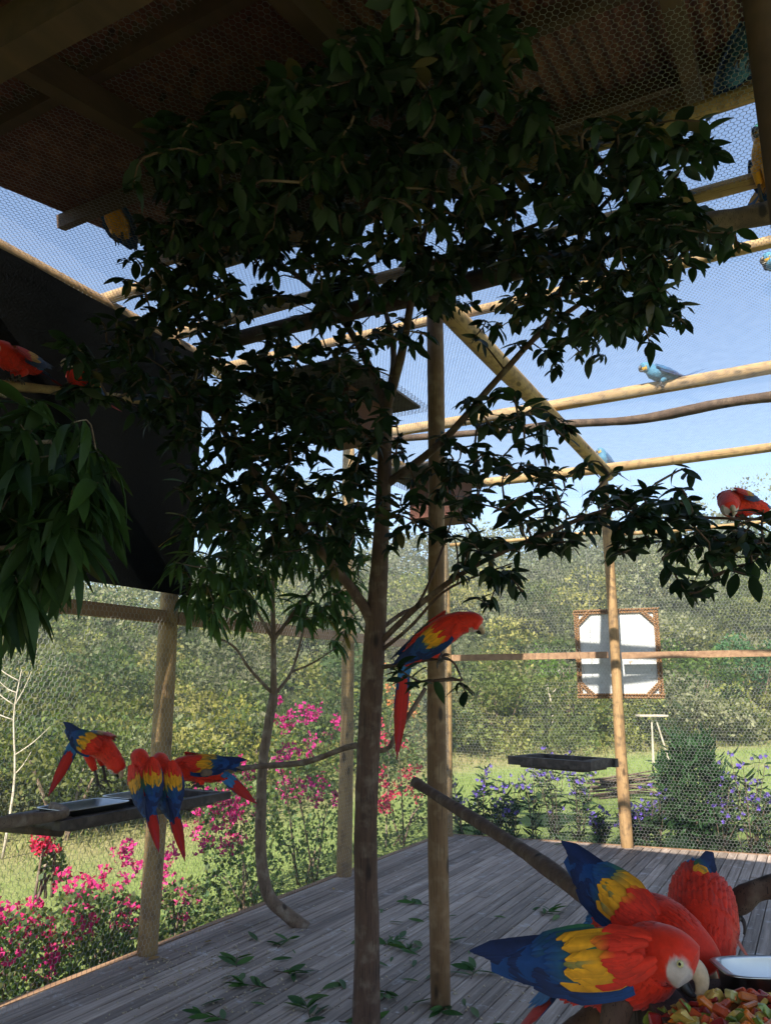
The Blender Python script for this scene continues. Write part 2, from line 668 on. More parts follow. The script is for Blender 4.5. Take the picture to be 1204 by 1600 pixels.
def build_ground():
    us = np.concatenate([[-2500, -900, -400, -200, -130], np.arange(-90, -20, 3.0), np.arange(-20, 20, 0.5), np.arange(20, 91, 3.0), [130, 200, 400, 900, 2500]])
    vs_ = np.concatenate([[-2500, -800, -300, -100, -50], np.arange(-30, 0, 3.0), np.arange(0, 30, 0.5), np.arange(30, 90, 2.0), [95, 110, 150, 300, 800, 2500]])
    U, Vv = np.meshgrid(us, vs_)
    X = U * RT[0] + Vv * FH[0]
    Y = U * RT[1] + Vv * FH[1]
    Z, d, a = terrain(X, Y)
    # sink the ground a little under the deck
    P = np.stack([X, Y, Z], -1).reshape(-1, 3)
    nu, nv = len(us), len(vs_)
    idx = np.arange(nu * nv).reshape(nv, nu)
    F = np.stack([idx[:-1, :-1], idx[:-1, 1:], idx[1:, 1:], idx[1:, :-1]], -1).reshape(-1, 4)
    dd = d.reshape(-1)
    dry = np.clip(1 - np.abs(dd - 0.0) / 2.2, 0, 1) * 0.75
    hill = np.clip((dd - 0.5) / 3.0, 0, 1)
    C = np.stack([dry, hill, np.zeros_like(dry)], -1)
    o = big_mesh('ground', P, F, C, M['ground'], smooth=True)
    tag(o, kind='structure')
    return o


build_ground()

# ------------------------------------------------------------------ aviary layout
CORNER = np.array([-3.78, 8.40, 0.0])
BDIR = nrm(np.array([0.989, 0.150, 0.0]))
SIDE_X = -3.82
CEIL = 4.05


def back_y(x):
    return CORNER[1] + (x - CORNER[0]) * BDIR[1] / BDIR[0]


# deck: planks along +Y, cut to the line of the back fence
def build_deck():
    deck = thing('deck', (0, 0, 0), None, None, kind='structure')
    w, gap, th = 0.088, 0.007, 0.03
    cache = {}
    x = SIDE_X - 0.04
    i = 0
    while x < 2.6:
        y = -0.6 - random.random() * 2.0
        yend = back_y(x + w / 2) + 0.06 + random.uniform(-0.006, 0.006)
        while y < yend - 0.02:
            L = random.choice((2.0, 2.5, 3.0, 3.5))
            y2 = min(y + L, yend)
            if yend - y2 < 0.35:
                y2 = yend
            ln = y2 - y - 0.003
            key = round(ln, 3)
            if key not in cache:
                mb = MB()
                e = 0.003
                # plank with eased top edges
                prof = [(-w / 2 + gap / 2, -th), (-w / 2 + gap / 2, -e), (-w / 2 + gap / 2 + e, 0), (w / 2 - gap / 2 - e, 0), (w / 2 - gap / 2, -e), (w / 2 - gap / 2, -th)]
                vsx = [(px, -ln / 2, pz) for px, pz in prof] + [(px, ln / 2, pz) for px, pz in prof]
                fs = [(k, (k + 1) % 6, (k + 1) % 6 + 6, k + 6) for k in range(6)] + [tuple(range(5, -1, -1)), tuple(range(6, 12))]
                mb.add(vsx, fs)
                me_o = mb.build('plank', M['deck'])
                cache[key] = me_o.data
                o = me_o
            else:
                o = bpy.data.objects.new('plank', cache[key])
                link(o)
            o.parent = deck
            o.location = (x + w / 2, (y + y2) / 2, random.uniform(-0.0025, 0.0025))
            o.rotation_euler = (0, random.uniform(-0.012, 0.012), 0)
            y = y2
        x += w
        i += 1
    # bearers under the planks close the gaps
    mb = MB()
    for yy in np.arange(-2, 8.6, 0.6):
        mb.box((-0.6, yy, -0.075), 6.4, 0.06, 0.08)
    mb.build('joist', M['dark_log'], deck)
    mb = MB()
    mb.bar((SIDE_X - 0.085, -2.5, -0.07), (SIDE_X - 0.085, 8.48, -0.07), 0.05, 0.13)
    mb.build('edge_board', M['rail'], deck)
    mb = MB()
    a = CORNER + np.array([-0.1, 0.10, -0.06])
    b_ = CORNER + BDIR * 6.4 + np.array([0, 0.10, -0.06])
    mb.bar(a, b_, 0.05, 0.115)
    mb.build('edge_board', M['rail'], deck)
    return deck


build_deck()


# ------------------------------------------------------------------ chicken wire
def hex_panel(W, H, cell, r, wob=0.003, seed=0):
    """hexagonal netting in its own XY plane (0..W, 0..H); each wire is a three-sided prism"""
    g = np.random.default_rng(seed)
    s = cell / math.sqrt(3)
    nx = int(W / cell) + 2
    ny = int(H / (1.5 * s)) + 2
    I, J = np.meshgrid(np.arange(nx), np.arange(ny))
    I, J = I.ravel(), J.ravel()
    cx = I * cell + (J % 2) * cell / 2
    cy = J * 1.5 * s
    # three edges per cell: top vertex -> up, top -> upper left, top -> upper right
    top = np.stack([cx, cy + s * 0.5 * 1.0], -1)
    v0 = np.stack([cx, cy + 0.5 * s], -1)
    v1 = np.stack([cx, cy + 1.0 * s + 0.0], -1)
    # pointy-top honeycomb: node A at (cx,cy), B at (cx,cy+s); A joins B, and B joins the A of the two cells above
    A = np.stack([cx, cy], -1)
    B = np.stack([cx, cy + s], -1)
    up_l = np.stack([cx - cell / 2, cy + 1.5 * s], -1)
    up_r = np.stack([cx + cell / 2, cy + 1.5 * s], -1)
    P0 = np.concatenate([A, B, B])
    P1 = np.concatenate([B, up_l, up_r])
    ok = (P0[:, 0] >= 0) & (P0[:, 0] <= W) & (P1[:, 0] >= 0) & (P1[:, 0] <= W) & (P1[:, 1] <= H)
    P0, P1 = P0[ok], P1[ok]
    thick = np.concatenate([np.full(len(A), 1.5), np.ones(len(A)), np.ones(len(A))])[ok] * r

    def warp(P):
        z = 0.012 * np.sin(P[:, 0] * 2.1 + seed) * np.sin(P[:, 1] * 1.7 + seed * 2) + 0.006 * np.sin(P[:, 0] * 5.3) * np.cos(P[:, 1] * 4.1)
        x = P[:, 0] + 0.006 * np.sin(P[:, 1] * 3.3 + P[:, 0] * 1.1 + seed)
        y = P[:, 1] + 0.008 * np.sin(P[:, 0] * 2.7 + P[:, 1] * 0.9 + seed)
        return np.stack([x, y, z], -1)
    Q0, Q1 = warp(P0), warp(P1)
    d = Q1 - Q0
    d /= np.linalg.norm(d, axis=1)[:, None]
    a = np.cross(d, np.array([0, 0, 1.0]))
    b = np.cross(a, d)
    n = len(Q0)
    V = np.zeros((n, 6, 3))
    for k in range(3):
        th = 2 * math.pi * k / 3 + math.pi / 2
        off = a * (math.cos(th) * thick)[:, None] + b * (math.sin(th) * thick)[:, None]
        V[:, k] = Q0 + off
        V[:, 3 + k] = Q1 + off
    base = np.arange(n)[:, None] * 6
    F = np.concatenate([base + np.array([k, (k + 1) % 3, (k + 1) % 3 + 3, k + 3]) for k in range(3)])
    return V.reshape(-1, 3), F


def wire(name, W, H, cell, r, O, ex, ey, parent, seed, wmat='wire'):
    V, F = hex_panel(W, H, cell, r, seed=seed)
    O, ex, ey = np.asarray(O, float), nrm(ex), nrm(ey)
    ez = np.cross(ex, ey)
    Wd = O + V[:, :1] * ex + V[:, 1:2] * ey + V[:, 2:3] * ez
    po = parent_origin(parent)
    return big_mesh(name, Wd, F, None, M[wmat], parent, 'stuff', origin=tuple(po))


# side fence (along +Y)
side = thing('wire_fence', (SIDE_X, 6, 0), 'chicken wire side fence on round posts beside the bougainvillea', 'fence', kind='thing')
for yy in (1.5, 3.90, 6.22):
    pole('post', (SIDE_X, yy, -0.25), (SIDE_X, yy, CEIL - 0.05), 0.066, M['side_post'], side, 0.058)
pole('post', (CORNER[0], CORNER[1] - 0.02, -0.25), (CORNER[0], CORNER[1] - 0.02, CEIL), 0.05, M['side_post'], side, 0.045)
for a, b in ((0.6, 3.84), (3.96, 6.16), (6.28, 8.34)):
    mb = MB()
    mb.bar((SIDE_X + 0.02, a, 2.07), (SIDE_X + 0.02, b, 2.07), 0.05, 0.085)
    mb.build('rail', M['rail'], side, origin=(SIDE_X, (a + b) / 2, 2.07))
pole('top_rail', (SIDE_X, 0.4, CEIL - 0.02), (SIDE_X, 8.45, CEIL - 0.02), 0.065, M['post'], side, 0.055, 0.01)
wire('wire_netting', 6.6, 4.0, 0.034, 0.0008, (SIDE_X + 0.085, 1.9, 0.0), (0, 1, 0), (0, 0, 1), side, 1)

# back fence
bx = CORNER[0]
back = thing('wire_fence', tuple(CORNER + BDIR * 2), 'chicken wire back fence with the purple flowers behind it', 'fence', kind='thing')
P_BACK = np.array([-1.90, back_y(-1.90) - 0.0, 0])
pole('post', P_BACK - (0, 0, 0.25), P_BACK + (0, 0, 3.95), 0.062, M['post'], back, 0.05)
P_B2 = np.array([0.35, back_y(0.35), 0])
pole('post', P_B2 - (0, 0, 0.25), P_B2 + (0, 0, 3.95), 0.062, M['post'], back, 0.05)
for a, b in ((CORNER + BDIR * 0.06, P_BACK - BDIR * 0.07), (P_BACK + BDIR * 0.07, P_B2 - BDIR * 0.07), (P_B2 + BDIR * 0.07, P_B2 + BDIR * 2.0)):
    mb = MB()
    mb.bar(a + (0, 0, 1.95), b + (0, 0, 1.96), 0.045, 0.07)
    mb.build('rail', M['rail'], back, origin=tuple((a + b) / 2 + (0, 0, 1.95)))
    pole('thin_rail', a + (0, 0.02, 3.30), b + (0, 0.02, 3.33), 0.022, M['pole'], back, 0.02)
off = np.array([0.0, 0.085, 0])
wire('wire_netting', 6.0, 4.0, 0.035, 0.0009, CORNER + off, BDIR, (0, 0, 1), back, 2)

# ceiling of poles and netting
ceil = thing('netting_ceiling', (-1.8, 5.5, CEIL), 'pole and chicken wire ceiling open to the blue sky', 'ceiling', kind='thing')
pole('rafter_pole', (-1.83, 8.62, 3.97), (-1.82, 3.9, 3.97), 0.068, M['pole'], ceil, 0.072, 0.02)
for yl, yr, z, r in ((8.46, 8.62, 4.04, 0.055), (6.42, 6.55, 4.10, 0.056), (4.42, 4.52, 4.10, 0.036), (3.80, 3.86, 4.10, 0.040), (3.18, 3.26, 4.10, 0.042), (7.45, 7.5, 4.09, 0.018), (5.45, 5.5, 4.09, 0.016)):
    if r < 0.02:
        continue
    pole('ceiling_pole', (-3.95, yl - (0.02 if yl < 8 else 0), z), (2.5, yr, z), r, M['pole'], ceil, r * 0.9, 0.025, n=16)
pole('ceiling_pole', (-3.95, 1.7, 4.12), (1.6, 1.75, 4.12), 0.045, M['roof_wood'], ceil, 0.045, 0.02)
wire('wire_netting', 6.2, 7.6, 0.027, 0.00095, (-3.88, 1.0, CEIL), (1, 0, 0), (0, 1, 0), ceil, 3, 'dull_wire')

# the support post under the rafter, and the post at the right edge of the picture
sp = onz(688, 1572)
o = pole('support_post', (sp[0], sp[1], 0), (sp[0] + 0.02, sp[1] + 0.02, 3.9), 0.054, M['brown_post'], None, 0.050, 0.012)
tag(o, 'tall round timber post standing on the deck right of the central tree', 'post')
q = atv(1207, 140, 1.75)
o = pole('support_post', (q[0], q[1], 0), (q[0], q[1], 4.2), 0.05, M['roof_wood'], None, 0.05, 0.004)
tag(o, 'dark post at the right edge of the picture, reaching up to the roof', 'post')

# ------------------------------------------------------------------ roof over the near end
ROOF_Y, ROOF_Z, ROOF_SL = 3.45, 4.34, 0.20


def roof_z(y):
    return ROOF_Z + (y - ROOF_Y) * ROOF_SL


roof = thing('shelter_roof', (0, ROOF_Y, ROOF_Z), 'dark red corrugated metal roof on timber beams over the near end', 'roof', kind='thing')
XL, XR, YN = -3.50, 1.4, -3.4
sw = 0.86
nsh = int((XR - XL) / sw + 0.99)
ex_ = np.array([1.0, 0, 0])
shm = None
for i in range(nsh):
    if shm is None:
        nxs = 96
        xs = np.linspace(0, sw + 0.05, nxs)
        zz = 0.016 * np.cos(xs / 0.076 * 2 * math.pi)
        ys = np.linspace(YN, ROOF_Y + 0.04, 5)
        vsx, fs = [], []
        for lay in (0.0, 0.0015):
            for y in ys:
                for xx, z in zip(xs, zz):
                    vsx.append((xx, y - ROOF_Y, (y - ROOF_Y) * ROOF_SL + z + lay))
        for lay in range(2):
            for j in range(4):
                for k in range(nxs - 1):
                    a0 = lay * 5 * nxs + j * nxs + k
                    f = (a0, a0 + 1, a0 + nxs + 1, a0 + nxs)
                    fs.append(f if lay else f[::-1])
        mb = MB()
        mb.add(vsx, fs)
        o = mb.build('roof_sheet', M['roof_red'], None, True)
        shm = o.data
    else:
        o = bpy.data.objects.new('roof_sheet', shm)
        link(o)
    o.parent = roof
    o.location = (XL + i * sw, 0, 0.10 + 0.003 * (i % 2))
for yy in (3.30, 2.55, 1.75, 0.9, 0.0, -1.0, -2.2, -3.2):
    mb = MB()
    mb.bar((XL - 0.02, yy, roof_z(yy) + 0.045), (XR, yy, roof_z(yy) + 0.045), 0.055, 0.075, (0, -ROOF_SL, 1))
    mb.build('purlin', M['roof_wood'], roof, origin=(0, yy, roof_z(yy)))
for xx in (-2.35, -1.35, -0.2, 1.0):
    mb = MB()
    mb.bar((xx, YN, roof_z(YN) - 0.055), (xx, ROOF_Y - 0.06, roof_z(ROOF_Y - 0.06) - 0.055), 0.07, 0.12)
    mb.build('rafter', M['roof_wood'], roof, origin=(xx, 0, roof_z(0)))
mb = MB()
mb.bar((XL, ROOF_Y + 0.01, ROOF_Z + 0.02), (XR, ROOF_Y + 0.01, ROOF_Z + 0.02), 0.03, 0.13)
mb.build('fascia_board', M['rail'], roof, origin=(0, ROOF_Y, ROOF_Z))
mb = MB()
mb.bar((XL - 0.05, 1.25, roof_z(1.25) - 0.20), (XR, 1.35, roof_z(1.3) - 0.20), 0.10, 0.17)
mb.build('beam', M['roof_wood'], roof, origin=(0, 1.3, roof_z(1.3)))

# unseen board wall added behind the camera to darken roof and left foliage
shw = thing('added_shade_wall', (-1.9, -1.6, 0), 'unseen board wall added behind the camera to shade the left side', 'wall')
for i in range(19):
    mb = MB()
    mb.box((-3.9 + 0.165 * i, -1.6, 1.62), 0.16, 0.025, 3.2)
    mb.build('board', M['roof_wood'], shw)

# black shade cloth inside the side fence
cur = MB()
ny, nz = 40, 12
y0, y1, z0, z1 = 0.6, 3.99, 2.22, CEIL - 0.07
vsx, fs = [], []
for lay in (0, 0.006):
    for j in range(nz + 1):
        for i in range(ny + 1):
            y = lerp(y0, y1, i / ny)
            z = lerp(z0, z1, j / nz) 
            xx = SIDE_X + 0.105 + lay + 0.004 * math.sin(y * 9 + z) + 0.004 * math.sin(z * 7 + y * 2)
            vsx.append((xx, y, z))
nn = (ny + 1) * (nz + 1)
for lay in range(2):
    for j in range(nz):
        for i in range(ny):
            a0 = lay * nn + j * (ny + 1) + i
            f = (a0, a0 + 1, a0 + ny + 2, a0 + ny + 1)
            fs.append(f if lay == 0 else f[::-1])
cur.add(vsx, fs)
o = cur.build('shade_cloth', M['curtain'], None, True)
tag(o, 'black shade cloth hung on the upper half of the side fence', 'curtain')

# ------------------------------------------------------------------ leaves
def leaf_template(L, W, fold=0.25, droop=0.25, tip=1.6, nseg=5):
    """blade along +X, up +Z; 2 x nseg quads"""
    V, F = [], []
    for i in range(nseg + 1):
        t = i / nseg
        w = W * 0.5 * (math.sin(math.pi * min(1, t * 0.96 + 0.03)) ** 0.8) * (1 - 0.25 * t) * 1.2
        if i == nseg:
            w = 0.0006
        x = L * t
        z = -droop * L * t * t
        V += [(x, -w, z + fold * w), (x, 0, z), (x, w, z + fold * w)]
    for i in range(nseg):
        a = i * 3
        F += [(a, a + 3, a + 4, a + 1), (a + 1, a + 4, a + 5, a + 2)]
    return np.array(V), np.array(F)


LEAF_BROAD = [leaf_template(1, w, f, d) for w, f, d in ((0.44, 0.2, 0.05), (0.40, 0.3, 0.22), (0.48, 0.15, 0.12), (0.36, 0.4, 0.38))]
LEAF_LANCE = [leaf_template(1, 0.21, 0.35, d, nseg=6) for d in (0.2, 0.4, 0.65)]


def frames(D, roll):
    """rotation matrices whose x axis is D and whose z axis is up, then rolled"""
    D = D / np.linalg.norm(D, axis=1)[:, None]
    ref = np.tile(np.array([0, 0, 1.0]), (len(D), 1))
    ref[np.abs(D[:, 2]) > 0.97] = (1, 0, 0)
    Yv = np.cross(ref, D)
    Yv /= np.linalg.norm(Yv, axis=1)[:, None]
    Zv = np.cross(D, Yv)
    c, s = np.cos(roll)[:, None], np.sin(roll)[:, None]
    Y2 = Yv * c + Zv * s
    Z2 = Zv * c - Yv * s
    return np.stack([D, Y2, Z2], 1)       # rows: axes


def place(tmpl, P, Rm, S):
    V, F = tmpl
    n, k = len(P), len(V)
    W = np.einsum('kj,njd->nkd', V, Rm) * S[:, None, None] + P[:, None, :]
    Fa = (F[None] + (np.arange(n) * k)[:, None, None]).reshape(-1, F.shape[1])
    return W.reshape(-1, 3), Fa


def inside(poly, x, y):
    poly = np.asarray(poly, float)
    r = np.zeros(len(x), bool)
    j = len(poly) - 1
    for i in range(len(poly)):
        xi, yi = poly[i]
        xj, yj = poly[j]
        c = ((yi > y) != (yj > y)) & (x < (xj - xi) * (y - yi) / (yj - yi + 1e-9) + xi)
        r ^= c
        j = i
    return r


def sample_poly(poly, n):
    poly = np.asarray(poly, float)
    lo, hi = poly.min(0), poly.max(0)
    out = np.zeros((0, 2))
    while len(out) < n:
        p = rng.uniform(lo, hi, (n * 2, 2))
        out = np.concatenate([out, p[inside(poly, p[:, 0], p[:, 1])]])
    return out[:n]


def crown_points(spec):
    """spec: list of (outline as seen, count, near, far); the points fill a volume under the netting"""
    pts = []
    for poly, n, va, vb in spec:
        for x, y in sample_poly(poly, n):
            v = random.uniform(va, vb)
            x += random.gauss(0, 20)
            y += random.gauss(0, 15)
            p = atv(x, y, v)
            if p[2] > 3.92:
                d = ray(x, y)
                zt = random.uniform(3.35, 3.92)
                p = EYEP + d * ((zt - EYE) / d[2])
            if p[0] < -3.55:
                d = ray(x, y)
                p = EYEP + d * (random.uniform(-3.6, -3.1) / d[0])
            pts.append(p)
    return np.array(pts)


def make_tree(name, label, base, trunk, branches, crown, tmpl, size, per, cols, bark, group=None, v_extra=None, max_leaf=300, droop=0.5, twig_r=0.004, spread=0.06, reach=0.45):
    t = thing(name, tuple(base), label, 'tree', group)
    mb = MB()
    pts, rad = trunk
    n = len(pts) * 6
    sp_ = spline(pts, n)
    rr = np.interp(np.linspace(0, 1, n), np.linspace(0, 1, len(rad)), rad)
    mb.tube(sp_, list(rr), 14, wob=0.07)
    mb.build('trunk', bark, t, True)
    skel = [sp_[n // 2:]]
    for bp, r0, r1 in branches:
        mb = MB()
        n = len(bp) * 5
        s_ = spline(bp, n)
        mb.tube(s_, list(np.linspace(r0, r1, n)), 8, wob=0.1)
        mb.build('branch', bark, t, True)
        skel.append(s_)
    sk = np.array([p for s_ in skel for p in s_])
    # twigs and clusters
    tw = MB()
    P, D, Rl, Sz, Cc = [], [], [], [], []
    near = np.array([np.min(np.linalg.norm(sk - c, axis=1)) for c in crown])
    net = sk.copy()
    tip_of = [None] * len(sk)
    for ci_ in np.argsort(near):
        c = crown[ci_]
        i = np.argmin(np.linalg.norm(net - c, axis=1) + np.maximum(0, net[:, 2] - c[2] - 0.05) * 0.8)
        root = net[i]
        dist = np.linalg.norm(root - c)
        mid = (root + c) / 2 + rng.normal(0, 0.10 * dist, 3) + (0, 0, 0.10 * dist)
        tp = spline([root, mid, c], 6)
        r0_ = twig_r * (1.0 + 1.2 * min(dist, 0.6))
        tw.tube(tp, list(np.linspace(r0_, twig_r * 0.55, 6)), 4, cap=False)
        net = np.concatenate([net, np.array(tp[2:])])
        k = random.randint(per[0], per[1])
        a0 = random.random() * 6.28
        axis = nrm(c - mid)
        for j in range(k):
            th = a0 + j * 2.4
            dv = np.array([math.cos(th), math.sin(th), 0]) * random.uniform(0.5, 1.0) + axis * 0.5 + np.array([0, 0, random.uniform(-droop * 1.6, 0.35 - droop * 0.5)])
            P.append(c - axis * spread * random.random() + rng.normal(0, 0.006, 3))
            D.append(dv)
            Rl.append(random.uniform(-0.6, 0.6))
            Sz.append(size * random.uniform(0.5, 1.3))
            col = np.array(cols[0]) * (1 - (w_ := random.random())) + np.array(cols[1]) * w_
            if random.random() < 0.03:
                col = np.array(cols[2])
            Cc.append(col * random.uniform(0.75, 1.25))
    tw.build('twigs', bark, t, True, kind='stuff')
    P, D, Rl, Sz, Cc = map(np.array, (P, D, Rl, Sz, Cc))
    Rm = frames(D, Rl)
    # which leaves show largest from the camera
    cen = P + Rm[:, 0] * Sz[:, None] * 0.5
    q = cen - EYEP
    zc = q @ FW
    px = 602 + 1200 * (q @ RT) / zc
    py = 800 - 1200 * (q @ UPV) / zc
    vis = (px > 5) & (px < 1199) & (py > 200) & (py < 1590)
    order = np.argsort(zc)
    grid = set()
    pick = []
    for i in order:
        if not vis[i]:
            continue
        g = (int(px[i] // 14), int(py[i] // 14))
        if g in grid:
            continue
        grid.add(g)
        grid.add((g[0] + 1, g[1]))
        pick.append(i)
    pick.sort(key=lambda i: -Sz[i] / zc[i] * (1 + (py[i] > 550) * 1.5))
    pick = pick[:max_leaf]
    rest = np.setdiff1d(np.arange(len(P)), pick)
    kinds = rng.integers(0, len(tmpl), len(P))
    po = np.array(parent_origin(t))
    Vs, Fs, Cs = [], [], []
    o_ = 0
    for k in range(len(tmpl)):
        r = rest[kinds[rest] == k]
        if len(r) == 0:
            continue
        V, F = place(tmpl[k], P[r], Rm[r], Sz[r])
        Vs.append(V)
        Fs.append(F + o_)
        Cs.append(np.repeat(Cc[r], len(tmpl[k][0]), 0))
        o_ += len(V)
    big_mesh('foliage', np.concatenate(Vs), np.concatenate(Fs), np.concatenate(Cs), M['leaf'], t, 'stuff', True, tuple(po))
    # the leaves one can pick apart: shared blades in a few tints
    blades = {}
    for i in pick:
        k = int(kinds[i])
        ci = random.randint(0, 3)
        if (k, ci) not in blades:
            me = bpy.data.meshes.new('leaf')
            me.from_pydata(tmpl[k][0].tolist(), [], tmpl[k][1].tolist())
            ca = me.color_attributes.new('Col', 'FLOAT_COLOR', 'POINT')
            c = lerp(cols[0], cols[1], ci / 3) * random.uniform(0.8, 1.2)
            ca.data.foreach_set('color', np.tile(np.append(c, 1.0).astype(np.float32), len(me.vertices)))
            me.polygons.foreach_set('use_smooth', [True] * len(me.polygons))
            me.materials.append(M['leaf'])
            blades[(k, ci)] = me
        o = bpy.data.objects.new('leaf', blades[(k, ci)])
        link(o, t)
        m = Matrix([[*Rm[i][:, 0]], [*Rm[i][:, 1]], [*Rm[i][:, 2]]])
        m3 = Matrix((Rm[i][0], Rm[i][1], Rm[i][2])).transposed()
        o.matrix_local = Matrix.Translation(Vector(P[i] - po)) @ m3.to_4x4() @ Matrix.Scale(float(Sz[i]), 4)
    return t


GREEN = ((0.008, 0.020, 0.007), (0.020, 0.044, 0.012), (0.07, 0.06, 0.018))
# central tree
VT = ahead(onz(572, 1612))
cb = onz(572, 1612)
A = lambda x, y, dv=0.0: atv(x, y, VT + dv)
trunk_pts = [cb - (0, 0, 0.02), A(573, 1450), A(571, 1300), A(578, 1120), A(586, 985), A(594, 860), A(600, 740), A(603, 640)]
trunk_rad = [0.070, 0.060, 0.058, 0.061, 0.058, 0.046, 0.041, 0.037]
branches = [
    ([A(586, 985), A(560, 935, -0.05), A(500, 860, -0.1), A(430, 780, -0.15), A(360, 690, -0.2), A(300, 600, -0.25)], 0.033, 0.012),
    ([A(603, 640), A(575, 570, 0.1), A(520, 480, 0.1), A(420, 400, 0), A(300, 340, -0.2)], 0.028, 0.008),
    ([A(603, 640), A(630, 540, -0.1), A(650, 420, -0.4), A(680, 280, -0.9), A(700, 130, -1.4)], 0.03, 0.008),
    ([A(603, 640), A(615, 560, 0.1), A(600, 480, 0.2), A(560, 380, 0.0), A(480, 250, -0.7)], 0.024, 0.007),
    ([A(600, 760), A(690, 690, -0.1), A(770, 600, -0.2), A(850, 515, -0.3), A(960, 440, -0.5), A(1050, 390, -0.7)], 0.026, 0.008),
    ([A(850, 515, -0.3), A(920, 350, -0.8), A(1000, 270, -1.1), A(1060, 220, -1.2)], 0.014, 0.006),
    ([A(588, 1010), A(655, 945, -0.15), A(740, 885, -0.3), A(850, 835, -0.4), A(960, 795, -0.5), A(1090, 808, -0.6), A(1230, 812, -0.7)], 0.018, 0.006),
    ([A(585, 1025), A(640, 980, -0.1), A(700, 920, -0.2), A(800, 880, -0.3)], 0.012, 0.004),
    ([A(584, 1045), A(640, 1036, -0.1), A(700, 1030, -0.19), A(722, 1062, -0.3)], 0.012, 0.004),
    ([A(586, 990), A(625, 960, 0.1), A(655, 940, 0.15), A(690, 860, 0.2), A(720, 760, 0.2)], 0.014, 0.005),
    ([A(650, 420, -0.4), A(760, 380, -0.4), A(880, 330, -0.7), A(960, 250, -1.0)], 0.016, 0.006),
    ([A(560, 380, 0.0), A(420, 330, -0.3), A(330, 250, -0.8)], 0.014, 0.005),
]
crown = crown_points([
    ([(240, 330), (260, 190), (400, 150), (590, 50), (700, 5), (830, 50), (845, 200), (960, 180), (960, 300), (700, 330), (450, 320)], 330, 2.3, 3.6),
    ([(195, 375), (240, 330), (450, 320), (700, 330), (960, 300), (960, 420), (700, 470), (480, 460), (300, 520), (225, 495)], 360, 3.0, 4.3),
    ([(960, 185), (1090, 195), (1110, 235), (1060, 280), (1100, 320), (1115, 385), (1050, 410), (1065, 495), (1000, 530), (940, 540), (860, 540), (960, 420)], 200, 2.6, 3.6),
    ([(700, 470), (960, 420), (960, 560), (850, 600), (790, 560), (740, 520)], 34, 3.0, 4.0),
    ([(215, 520), (390, 540), (470, 580), (600, 650), (590, 800), (560, 870), (420, 850), (300, 830), (290, 700), (215, 640)], 350, 3.4, 4.2),
    ([(300, 470), (480, 450), (700, 460), (660, 540), (500, 560), (300, 560)], 70, 3.4, 4.4),
    ([(385, 555), (600, 560), (610, 660), (400, 660)], 44, 3.6, 4.05),
    ([(600, 690), (720, 690), (700, 800), (610, 800)], 16, 3.6, 4.0),
    ([(92, 552), (160, 548), (165, 600), (150, 622), (100, 618)], 16, 3.0, 3.2),
    ([(170, 500), (230, 500), (240, 640), (190, 620)], 22, 3.2, 3.6),
    ([(700, 600), (770, 590), (830, 650), (900, 650), (950, 740), (930, 870), (870, 880), (800, 900), (740, 900), (690, 800), (710, 700)], 95, 3.1, 4.1),
    ([(950, 750), (1060, 735), (1090, 800), (1225, 815), (1225, 890), (1110, 905), (1075, 930), (1050, 870), (960, 860)], 78, 2.9, 3.5),
    ([(600, 790), (690, 800), (690, 870), (620, 860)], 7, 3.5, 4.0),
    ([(690, 900), (760, 890), (790, 940), (730, 960)], 5, 3.3, 3.7),
    ([(630, 1030), (660, 1030), (660, 1075), (635, 1075)], 3, 3.55, 3.65),
    ([(715, 1060), (735, 1060), (735, 1075), (715, 1075)], 1, 3.4, 3.5),
    ([(230, 200), (420, 160), (430, 320), (240, 330)], 36, 2.3, 3.2),
])
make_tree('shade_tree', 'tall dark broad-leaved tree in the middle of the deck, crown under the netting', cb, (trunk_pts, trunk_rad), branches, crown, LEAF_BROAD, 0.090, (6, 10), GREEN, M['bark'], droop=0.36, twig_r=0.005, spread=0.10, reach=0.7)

# young tree with the crooked foot by the side fence
yb = onz(478, 1447)
VY = ahead(yb)
Bq = lambda x, y, dv=0.0: atv(x, y, VY + dv)
make_tree('young_mango_tree', 'young slender mango tree with a crooked foot beside the side fence', yb,
          ([yb - (0, 0, 0.02), Bq(448, 1428), Bq(420, 1400), Bq(408, 1340), Bq(408, 1260), Bq(412, 1180), Bq(428, 1085)], [0.05, 0.046, 0.043, 0.041, 0.038, 0.034, 0.034]),
          [([Bq(428, 1090), Bq(427, 1000), Bq(426, 900), Bq(428, 820)], 0.026, 0.008),
           ([Bq(427, 1085), Bq(390, 1045, -0.05), Bq(365, 1010, -0.1), Bq(325, 990, -0.15)], 0.014, 0.006),
           ([Bq(430, 1085), Bq(455, 1050, 0.1), Bq(470, 1000, 0.15), Bq(480, 950, 0.2)], 0.014, 0.006),
           ([Bq(455, 1050, 0.1), Bq(490, 1035, 0.1), Bq(535, 1005, 0.15)], 0.009, 0.004),
           ([Bq(427, 1000), Bq(395, 945, -0.1), Bq(372, 900, -0.2), Bq(350, 850, -0.2)], 0.015, 0.006),
           ([Bq(427, 1000), Bq(480, 930, 0.1), Bq(530, 870, 0.2), Bq(545, 820, 0.2)], 0.016, 0.006)],
          crown_points([([(290, 800), (330, 770), (560, 780), (565, 880), (500, 900), (420, 890), (320, 900)], 120, VY - 0.45, VY + 0.3),
                        ([(290, 890), (400, 880), (430, 940), (370, 960), (300, 955)], 30, VY - 0.4, VY + 0.1),
                        ([(430, 890), (560, 880), (555, 985), (500, 1000), (450, 950)], 30, VY - 0.1, VY + 0.3)]),
          LEAF_LANCE, 0.16, (7, 11), ((0.03, 0.07, 0.016), (0.07, 0.13, 0.03), (0.2, 0.15, 0.04)), M['grey_bark'], droop=0.55, max_leaf=220)

